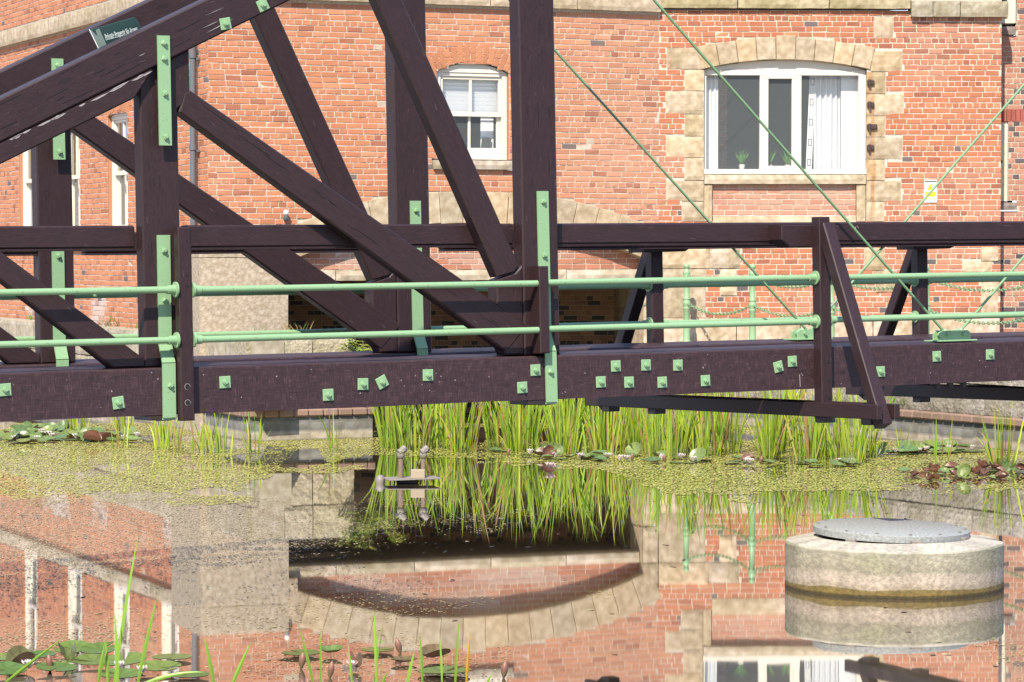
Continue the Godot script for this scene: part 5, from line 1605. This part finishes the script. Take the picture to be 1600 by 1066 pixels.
func build_plants() -> void:
	# iris bed in front of the boat arch
	var bed := [[-1.70, -39.0], [-1.25, -38.7], [-0.85, -39.5], [-0.55, -38.5], [-0.1, -39.2], [0.15, -38.4], [0.50, -39.4], [0.72, -38.2], [1.10, -38.9], [1.35, -37.9], [1.70, -38.9], [1.95, -37.7], [2.30, -38.6], [2.60, -37.5], [2.95, -38.4], [3.20, -37.3], [3.55, -38.2], [3.80, -37.0], [4.10, -38.0], [4.35, -36.9], [4.62, -37.6], [-1.0, -40.6], [0.0, -40.8], [0.95, -40.6], [1.9, -40.5], [2.8, -40.0], [3.7, -39.6]]
	for i in bed.size():
		var row := "front" if bed[i][1] > -38.35 else ("rear" if bed[i][1] < -39.9 else "middle")
		var at := 1
		var all := 0
		for k in bed.size():
			var rk := "front" if bed[k][1] > -38.35 else ("rear" if bed[k][1] < -39.9 else "middle")
			if rk == row:
				all += 1
				if bed[k][0] < bed[i][0]: at += 1
		var ord := ["first", "second", "third", "fourth", "fifth", "sixth", "seventh", "eighth", "ninth", "tenth", "eleventh", "twelfth"]
		reed_clump("tall yellow-green iris clump, " + ord[at - 1] + " from the left in the " + row + " row of the bed", bed[i][0] + rng.randf_range(-0.12, 0.12), bed[i][1] + rng.randf_range(-0.3, 0.3), rng.randi_range(44, 66), 0.6, 1.35, rng.randf_range(0.17, 0.28), "iris clumps of the reed bed", 9)
	# looser clumps at the left
	for q in [[-5.35, -39.3, 10, "thin iris leaves left of the near bridge post"], [-4.75, -39.0, 12, "sparse iris leaves under the left end of the beam"], [-4.52, -38.6, 9, "few iris leaves below the post with the long green strap"], [-4.22, -38.9, 14, "short iris leaves right of the stanchion foot"], [-3.88, -38.3, 14, "iris leaves before the corner of the jetty"], [-3.45, -38.4, 12, "iris leaves before the concrete base of the jetty"], [-6.3, -41.5, 16, "iris leaves among the lilies at the left edge"], [-2.35, -38.6, 8, "thin iris stems before the right end of the jetty"], [-5.7, -42.2, 22, "iris leaves behind the lilies left of the jetty"], [-5.0, -41.6, 20, "iris leaves against the left side of the jetty"]]:
		reed_clump(q[3], q[0], q[1], q[2], 0.35, 0.78, 0.16, "loose iris clumps on the left", 8)
	# right-hand clumps
	reed_clump("bright iris clump at the right edge beyond the well ring", 6.0, -35.2, 34, 0.55, 1.0, 0.13, "iris clumps on the right", 14)
	reed_clump("spare iris leaves before the brick coping on the right", 5.38, -36.2, 7, 0.5, 0.95, 0.10, "iris clumps on the right", 7)
	reed_clump("pair of thin iris leaves beside the foot of the strut", 5.25, -38.6, 4, 0.4, 0.6, 0.05, "iris clumps on the right", 4)
	# iris blades close to the camera: [base x, tip offset, height]
	for g in [["iris blades rising at the lower left of the picture", -2.3, [[-2.54, 0.05, 0.32], [-2.48, -0.01, 0.30], [-2.45, 0.14, 0.94], [-2.41, -0.01, 0.49], [-2.29, 0.12, 0.58], [-1.72, 0.13, 0.31], [-1.82, -0.06, 0.33], [-3.15, 0.42, 0.34], [-2.34, 0.45, 0.19]]],
			["thin iris blades rising at the lower middle of the picture", -0.7, [[-1.20, -0.09, 0.40], [-1.17, 0.0, 0.37], [-0.98, -0.02, 0.27], [-0.85, 0.06, 0.42], [-0.65, 0.05, 0.24], [-0.55, -0.01, 0.33], [-0.43, -0.01, 0.32], [-0.35, 0.02, 0.43], [-0.28, 0.02, 0.36], [-0.16, 0.02, 0.13], [-0.79, 0.01, 0.14], [-0.82, -0.01, 0.51]]]]:
		var o := thing("iris_clump", g[0], "reeds", Vector3(g[1], 0, -17.5), "iris clumps close to the camera")
		for q in g[2]:
			var mb := MB.new()
			var thin: float = 0.021 if g[1] < -1.0 else rng.randf_range(0.009, 0.02)
			var d := Vector3(q[1], q[2], 0.0)
			var c := Color(0.20, 0.36, 0.04) * rng.randf_range(0.8, 1.25)
			if q[0] == -0.28: c = Color(0.55, 0.30, 0.03)
			blade(mb, Vector3(q[0] - g[1], 0.0, rng.randf_range(-0.15, 0.1)), d.normalized(), d.length(), thin, 0.12 if q[2] > 0.2 else 1.6, rng.randf_range(-0.5, 0.5), c, 8)
			part(o, "blade", mb.mesh(), M.leaf)
	# lilies near the camera
	lily_plant("water lily with folded pads at the lower left corner", -2.95, -18.75, [[-0.2, 0.35, 0.11, 0.2, 1.1, 0.5, 0.2], [-0.15, -0.1, 0.12, 0.1, 0.0, 0.0, 0.1], [0.02, -0.35, 0.14, 0.12, 0.0, 0.0, 0.22], [0.07, 0.1, 0.11, 0.25, 1.2, 0.3, 0.3], [0.22, -0.25, 0.15, 0.12, 0.0, 0.0, 0.2], [0.25, 0.2, 0.16, 0.1, 0.0, 0.05, 0.12], [0.05, 0.5, 0.15, 0.08, 0.0, 0.0, 0.1], [-0.25, 0.62, 0.15, 0.1, 0.0, 0.0, 0.2], [-0.35, 0.0, 0.12, 0.1, 0.0, 0.0, 0.1]], [[-0.13, 0.5, 0.25, 0.6, 1.1], [0.45, 0.5, 0.2, 0.5, 0.9]], [[0.0, 0.45]])
	lily_plant("water lily pads floating between the iris blades at the lower left", -2.35, -18.5, [[-0.15, 0.0, 0.17, 0.12, 0.0, 0.0, 0.18], [0.12, -0.3, 0.15, 0.05, 0.0, 0.1], [0.1, 0.25, 0.17, 0.08, 0.0, 0.0, 0.1], [0.32, 0.5, 0.15, 0.05, 0.0, 0.1], [-0.1, 0.55, 0.16, 0.1, 0.0, 0.0, 0.1]], [[0.02, 0.45, 0.2, 0.5, 0.9]], [])
	lily_plant("flat water lily pad with two buds, left of the middle foreground", -1.3, -18.9, [[-0.1, -0.1, 0.15, 0.03, 0.0, 0.15], [0.1, -0.12, 0.09, 0.4, 0.0, 0.0]], [[0.28, 0.62, 0.6, 0.6, 0.9]], [[-0.05, 0.5], [0.16, 0.9]])
	lily_plant("water lily with purple-brown folded pads in the middle foreground", -0.55, -18.75, [[-0.35, -0.4, 0.13, 0.05, 0.0, 0.2], [0.05, -0.05, 0.12, 0.3, 0.5, 0.75, 0.1], [0.12, 0.6, 0.19, 0.08, 0.0, 0.1], [-0.45, 0.4, 0.07, 0.5, 1.5, 0.8], [-0.15, 0.1, 0.1, 0.2, 0.0, 0.7]], [], [[-0.2, -0.35], [0.5, 0.75]])
	# red-leaved heap on the right
	for q in [[5.0, -34.2, "brown-red crumpled water lily leaves, left part of the heap on the right"], [5.45, -34.5, "brown-red crumpled water lily leaves, middle of the heap on the right"], [5.9, -34.8, "brown-red and green water lily leaves below the right iris clump"]]:
		lily_plant(q[2], q[0], q[1], random_pads(20, 0.34, 0.8, 0.04, 0.095, 0.75, 0.72), [], [])
	# lilies along the reed bed
	var spots := [[0.05, -38.0, "lily pads with white flowers before the middle of the reed bed"], [0.72, -37.4, "lily pads with upright leaves below the middle bridge post"], [1.3, -37.1, "lily pads before the reeds under the row of washer plates"], [2.2, -36.9, "lily pads at the foot of the reeds under the cross timber"], [3.1, -36.6, "lily pads before the reeds below the outrigger post"], [4.0, -36.3, "lily pads at the right end of the reed bed"]]
	for q in spots:
		var fl := []
		for k in 3: fl.append([rng.randf_range(-0.35, 0.35), rng.randf_range(-0.2, 0.5), rng.randf_range(0.05, 0.4), rng.randf_range(0.3, 0.8), 1.3])
		lily_plant(q[2], q[0], q[1], random_pads(11, 0.42, 0.6, 0.06, 0.12, 0.5, 0.10), fl, [[rng.randf_range(-0.3, 0.3), 0.3]])
	for q in [[5.15, -38.3, "large upright lily leaves at the foot of the sloping strut"], [5.6, -38.6, "green and yellow lily leaves before the brick coping"], [5.95, -38.9, "round lily leaf standing before the concrete of the right quay"]]:
		lily_plant(q[2], q[0], q[1], random_pads(9, 0.3, 0.5, 0.09, 0.17, 0.6, 0.0), [[-0.1, 0.4, 0.5, 0.3, 1.3], [0.25, 0.2, 0.3, 0.4, 1.1]], [])
	for q in [[-7.1, -42.6, "lily leaves at the left edge under the bridge"], [-6.6, -42.0, "dense lily leaves with a white flower under the left of the bridge"], [-6.1, -41.4, "lily leaves left of the near post foot"], [-5.7, -41.2, "lily leaves below the strap of the near post"], [-6.9, -41.0, "lily leaves in front at the left edge of the weed"]]:
		lily_plant(q[2], q[0], q[1], random_pads(22, 0.40, 0.9, 0.07, 0.16, 0.85, 0.06), [[-0.1, 0.5, 0.1, 0.6, 1.5], [0.2, 0.45, 0.3, 0.5, 1.3], [0.3, -0.2, 0.2, 0.5, 1.2]], [])
	var lone := part(self, "water_lily_flower", lily_flower(0.55, 0.75, 0.10), M.petal, Transform3D(Basis.IDENTITY, Vector3(0.47, 0.01, -35.3)))
	tag(lone, "single pink water lily flower floating in open water before the reeds", "flower")
	# shrub at the end of the jetty
	var sh := thing("buddleia_shrub", "leafy yellow-green shrub growing from the end of the stone jetty", "shrub", F1.at(1.36, 1.02, 3.5))
	var tw := MB.new(); var lf := MB.new()
	for k in 40:
		var an := rng.randf() * TAU
		var d := Vector3(cos(an) * rng.randf_range(0.2, 0.9) + 0.1, rng.randf_range(0.1, 0.8), sin(an) * 0.5 + 0.2).normalized()
		var L := rng.randf_range(0.3, 0.85)
		var pts := PackedVector3Array()
		for i in 6: pts.append(d * L * i / 5.0 + Vector3(0, -0.12 * pow(i / 5.0, 2.0), 0))
		tw.tube(pts, 0.006, 5, Color(0.16, 0.12, 0.06), 0.003)
		for i in range(1, 12):
			var p := pts[mini(i / 2, 5)].lerp(pts[mini(i / 2 + 1, 5)], 0.5 * (i % 2))
			for s in [-1.0, 1.0]:
				var la: float = an + s * rng.randf_range(0.5, 1.6)
				var dd := Vector3(cos(la), rng.randf_range(-0.3, 0.5), sin(la)).normalized()
				var c := Color(0.20, 0.34, 0.07).lerp(Color(0.52, 0.50, 0.07), rng.randf() * 0.8)
				blade(lf, p, dd, rng.randf_range(0.07, 0.15), rng.randf_range(0.022, 0.04), 0.6, la + PI / 2, c, 4)
	part(sh, "twigs", tw.mesh(), M.leaf)
	part(sh, "leaves", lf.mesh(), M.leaf).set_meta("kind", "stuff")
	# weeds on the ledges
	var wd := [[F1.at(0.84, 1.40, 1.75), 26, 0.30, "tuft of dry grass at the corner of the rendered pier", true], [F1.at(0.35, 1.41, 1.65), 16, 0.20, "small green weed at the foot of the rendered pier", false], [LW.at(8.0, 1.41, 0.12), 22, 0.30, "dead brown weed stems against the salt-stained brick", true], [LW.at(9.4, 1.41, 0.1), 14, 0.16, "small green weed at the foot of the brick wall", false], [LW.at(3.0, 1.41, 0.1), 18, 0.2, "green weed on the ledge at the left edge", false], [QR.at(6.9, 0.5, 0.05), 14, 0.22, "green weed growing from the right quay wall", false]]
	for q in wd:
		var o := thing("weed_tuft", q[3], "weed", q[0])
		var mb := MB.new()
		for i in q[1]:
			var an := rng.randf() * TAU; var le := rng.randf_range(0.1, 0.7)
			var c := Color(0.13, 0.26, 0.04) * rng.randf_range(0.7, 1.3)
			if q[4]: c = Color(0.42, 0.33, 0.14).lerp(Color(0.25, 0.13, 0.08), rng.randf() * 0.7) if rng.randf() < 0.8 else c
			blade(mb, Vector3(rng.randf_range(-0.16, 0.16), 0, rng.randf_range(-0.04, 0.06)), Vector3(cos(an) * le, 1, sin(an) * le * 0.5).normalized(), q[2] * rng.randf_range(0.5, 1.1), 0.012, rng.randf_range(0.2, 1.4), an, c, 4)
		part(o, "stems", mb.mesh(), M.leaf).set_meta("kind", "stuff")

func build_weed_cover() -> void:
	# floating weed: small oval leaves by the thousand
	var leaf := MB.new()
	var seg := 7
	for k in seg:
		var a := TAU * k / seg; var b := TAU * (k + 1) / seg
		leaf.tri(Vector3(0, 0.0, 0), Vector3(cos(b), 0.06 * sin(b * 2.0), sin(b) * 0.55), Vector3(cos(a), 0.06 * sin(a * 2.0), sin(a) * 0.55), Color.WHITE)
	var lmesh := leaf.mesh()
	var left := PackedVector2Array([Vector2(-8.6, 46), Vector2(-7.6, 40.7), Vector2(-5.6, 30.3), Vector2(-4.01, 30.6), Vector2(-2.86, 32.2), Vector2(-2.9, 34.6), Vector2(-1.9, 35.6), Vector2(-1.7, 41), Vector2(-4.0, 41), Vector2(-6, 46)])
	var right := PackedVector2Array([Vector2(0.35, 36.6), Vector2(1.3, 35.0), Vector2(1.5, 32.3), Vector2(3.18, 31.8), Vector2(6.3, 32.6), Vector2(7.6, 39.0), Vector2(5.43, 40.7), Vector2(3.0, 41.0), Vector2(0.35, 39.5)])
	var put := []
	var tint := []
	var add := func(x: float, d: float, s: float, c: Color) -> void:
		var bs := Basis(Vector3.UP, rng.randf() * TAU) * Basis(Vector3.RIGHT, rng.randf_range(-0.05, 0.05)) * Basis(Vector3(0, 0, 1), rng.randf_range(-0.05, 0.05))
		put.append(Transform3D(bs.scaled(Vector3(s, s, s)), Vector3(x, 0.003 + rng.randf() * 0.003, -d)))
		tint.append(c)
	var weed_col := func() -> Color:
		var r := rng.randf()
		if r < 0.10: return Color(0.36, 0.25, 0.12) * rng.randf_range(0.6, 1.0)
		return Color(0.30, 0.33, 0.055).lerp(Color(0.47, 0.42, 0.10), rng.randf()) * rng.randf_range(0.82, 1.05)
	for i in 260000:
		var x := rng.randf_range(-8.6, 7.6); var d := rng.randf_range(30.2, 45.0)
		var p := Vector2(x, d)
		var nl := noise.get_noise_2d(x * 22.0, d * 9.0)
		var jit := Vector2(noise.get_noise_2d(x * 40.0, d * 12.0) * 0.5, noise.get_noise_2d(x * 30.0 + 90.0, d * 14.0) * 2.2)
		var inl := Geometry2D.is_point_in_polygon(p + jit, left)
		var inr := Geometry2D.is_point_in_polygon(p + jit, right)
		if not (inl or inr):
			if not (d > 36.4 and x < 4.0 and rng.randf() < 0.7 and nl > -0.12 + (0.25 if d < 37.4 else 0.0)): continue
		if inl and x > -2.9 and nl < -0.02: continue
		if nl < -0.22 and rng.randf() < 0.8: continue
		add.call(x, d, rng.randf_range(0.009, 0.026), weed_col.call())
	# fine beige dust that lies on the still water on the left
	for i in 70000:
		var x := rng.randf_range(-6.2, -0.6); var d := rng.randf_range(18.0, 31.4)
		var n1 := noise.get_noise_2d(x * 18.0 + 300.0, d * 7.0)
		var lf := clampf((-x / d * 30.0 - 1.5) / 2.0, 0.0, 1.0)
		var dens := 0.10 + 0.9 * smoothstep(23.8, 26.0, d) * lf + n1 * 0.7
		if dens < 0.35 and rng.randf() > maxf(0.05, dens): continue
		if rng.randf() > 0.30 + 0.7 * lf: continue
		add.call(x, d, rng.randf_range(0.006, 0.017), Color(0.37, 0.29, 0.20).lerp(Color(0.40, 0.34, 0.15), rng.randf() * 0.6) * rng.randf_range(0.75, 1.1))
	# thin brown scum and specks on the open water
	for i in 26000:
		var x := rng.randf_range(-5.5, 4.0); var d := rng.randf_range(17.5, 31.0)
		var n1 := noise.get_noise_2d(x * 26.0 + 500.0, d * 8.0)
		var keep := false
		var c := Color(0.26, 0.19, 0.10) * rng.randf_range(0.6, 1.1)
		if x < -2.2 and d > 24.5 and n1 > -0.05: keep = true
		elif x < -1.9 and n1 > 0.22: keep = true
		elif Vector2((x + 0.80) / 0.62, (d - 21.9) / 1.3).length() + n1 * 0.9 < 1.0: keep = true; c = Color(0.36, 0.30, 0.13)
		elif Vector2((x + 0.35) / 0.62, (d - 28.6) / 1.1).length() + n1 * 0.9 < 0.8: keep = true; c = Color(0.38, 0.30, 0.16)
		elif Vector2((x - 0.65) / 0.16, (d - 22.4) / 0.3).length() < 1.0: keep = true; c = Color(0.36, 0.30, 0.13)
		elif Vector2((x + 1.5) / 0.5, (d - 22.5) / 2.2).length() + n1 < 0.8: keep = true
		elif x > 2.2 and d < 19.9 and n1 > -0.2 and x > 2.2 + (d - 17.5) * 0.2: keep = true; c = Color(0.34, 0.30, 0.09)
		elif d < 20.0 and x < 0.0 and n1 > 0.12: keep = true; c = Color(0.34, 0.24, 0.13)
		if keep: add.call(x, d, rng.randf_range(0.006, 0.016), c)
	for i in 130:
		var c := Color(0.20, 0.13, 0.07) if rng.randf() < 0.6 else Color(0.42, 0.36, 0.20)
		add.call(rng.randf_range(-5.0, 4.2), rng.randf_range(18.2, 31.0), rng.randf_range(0.018, 0.04), c * rng.randf_range(0.6, 1.1))
	var mm := MultiMesh.new()
	mm.transform_format = MultiMesh.TRANSFORM_3D
	mm.use_colors = true
	mm.mesh = lmesh
	mm.instance_count = put.size()
	for i in put.size():
		mm.set_instance_transform(i, put[i])
		mm.set_instance_color(i, tint[i])
	var o := MultiMeshInstance3D.new()
	o.name = "floating_weed"
	o.multimesh = mm
	o.material_override = M.weed
	add_child(o)
	tag(o, "mats of small yellow-green and brown floating weed on the still canal water", "pond weed")
	o.set_meta("kind", "stuff")

func build_ground() -> void:
	var w := MB.new()
	var xs := PackedFloat32Array([-60.0]); var zs := PackedFloat32Array([-6.0])
	for i in 111: xs.append(-9.0 + i * 0.16)
	xs.append(60.0)
	for i in 121: zs.append(-16.0 - i * 0.26)
	zs.append(-70.0)
	var film := func(x: float, z: float) -> Color:
		var d := -z
		var side := clampf((-x / maxf(d, 1.0) * 30.0 - 1.2) / 3.0, 0.0, 1.0)
		var k := 0.06 + 0.32 * side + 0.85 * side * smoothstep(23.5, 26.0, d)
		k += noise.get_noise_2d(x * 16.0 + 40.0, z * 5.0) * 0.55 + noise.get_noise_2d(x * 60.0, z * 22.0) * 0.25
		if d < 23.0: k += 0.10
		return Color(0.017, 0.014, 0.010).lerp(Color(0.25, 0.195, 0.135), clampf(k, 0.0, 1.0))
	for i in xs.size() - 1:
		for j in zs.size() - 1:
			var p := Vector3(xs[i], 0, zs[j]); var q := Vector3(xs[i + 1], 0, zs[j]); var r := Vector3(xs[i + 1], 0, zs[j + 1]); var t := Vector3(xs[i], 0, zs[j + 1])
			var cp: Color = film.call(p.x, p.z); var cq: Color = film.call(q.x, q.z); var cr: Color = film.call(r.x, r.z); var ct: Color = film.call(t.x, t.z)
			w.smooth_tri(p, q, r, Vector3.UP, Vector3.UP, Vector3.UP, cp, cq, cr)
			w.smooth_tri(p, r, t, Vector3.UP, Vector3.UP, Vector3.UP, cp, cr, ct)
	part(self, "canal_water", w.mesh(), M.water).set_meta("kind", "structure")
	var g := MB.new()
	g.quad(Vector3(-400, -0.6, 400), Vector3(400, -0.6, 400), Vector3(400, -0.6, -400), Vector3(-400, -0.6, -400), Color.WHITE)
	part(self, "ground", g.mesh(), M.soil).set_meta("kind", "structure")
	var k := MB.new()
	k.quad(Vector3(-120, 0.9, 120), Vector3(120, 0.9, 120), Vector3(120, 0.9, -8), Vector3(-120, 0.9, -8), Color.WHITE)
	k.quad(Vector3(-120, 0.9, -8), Vector3(120, 0.9, -8), Vector3(120, -0.6, -10), Vector3(-120, -0.6, -10), Color.WHITE)
	part(self, "near_bank", k.mesh(), M.bank).set_meta("kind", "structure")

func _ready() -> void:
	rng.seed = 7
	noise.seed = 4
	noise.noise_type = FastNoiseLite.TYPE_SIMPLEX_SMOOTH
	noise.frequency = 0.02
	noise.fractal_octaves = 4
	var cam := Camera3D.new()
	cam.name = "camera"
	cam.position = Vector3(0, 2.67, 0)
	cam.rotation_degrees = Vector3(-1.7565, 0, 0)
	cam.fov = 13.51
	cam.far = 900.0
	add_child(cam)
	cam.current = true
	var env := Environment.new()
	env.background_mode = Environment.BG_SKY
	var sky := Sky.new()
	var sm := ProceduralSkyMaterial.new()
	sm.sky_top_color = Color(0.50, 0.62, 0.82)
	sm.sky_horizon_color = Color(0.88, 0.90, 0.93)
	sm.sky_curve = 0.14
	sm.ground_bottom_color = Color(0.30, 0.29, 0.25)
	sm.ground_horizon_color = Color(0.60, 0.60, 0.58)
	sm.energy_multiplier = 1.0
	sky.sky_material = sm
	env.sky = sky
	env.tonemap_mode = Environment.TONE_MAPPER_LINEAR
	env.tonemap_exposure = 1.8
	env.sdfgi_enabled = true
	env.ssao_enabled = true
	env.ssil_enabled = true
	var we := WorldEnvironment.new()
	we.name = "world"
	we.environment = env
	add_child(we)
	var sun := DirectionalLight3D.new()
	sun.name = "sun"
	sun.light_energy = 1.5
	sun.light_color = Color(1.0, 0.955, 0.88)
	sun.light_angular_distance = 0.5
	sun.shadow_enabled = true
	sun.basis = Basis.looking_at(Vector3(0.175, -0.744, -0.647).normalized())
	add_child(sun)
	make_materials()
	build_ground()
	build_warehouse()
	build_wing()
	build_quays()
	build_bridge()
	build_bollards()
	build_tank()
	build_fountain()
	build_plants()
	build_weed_cover()
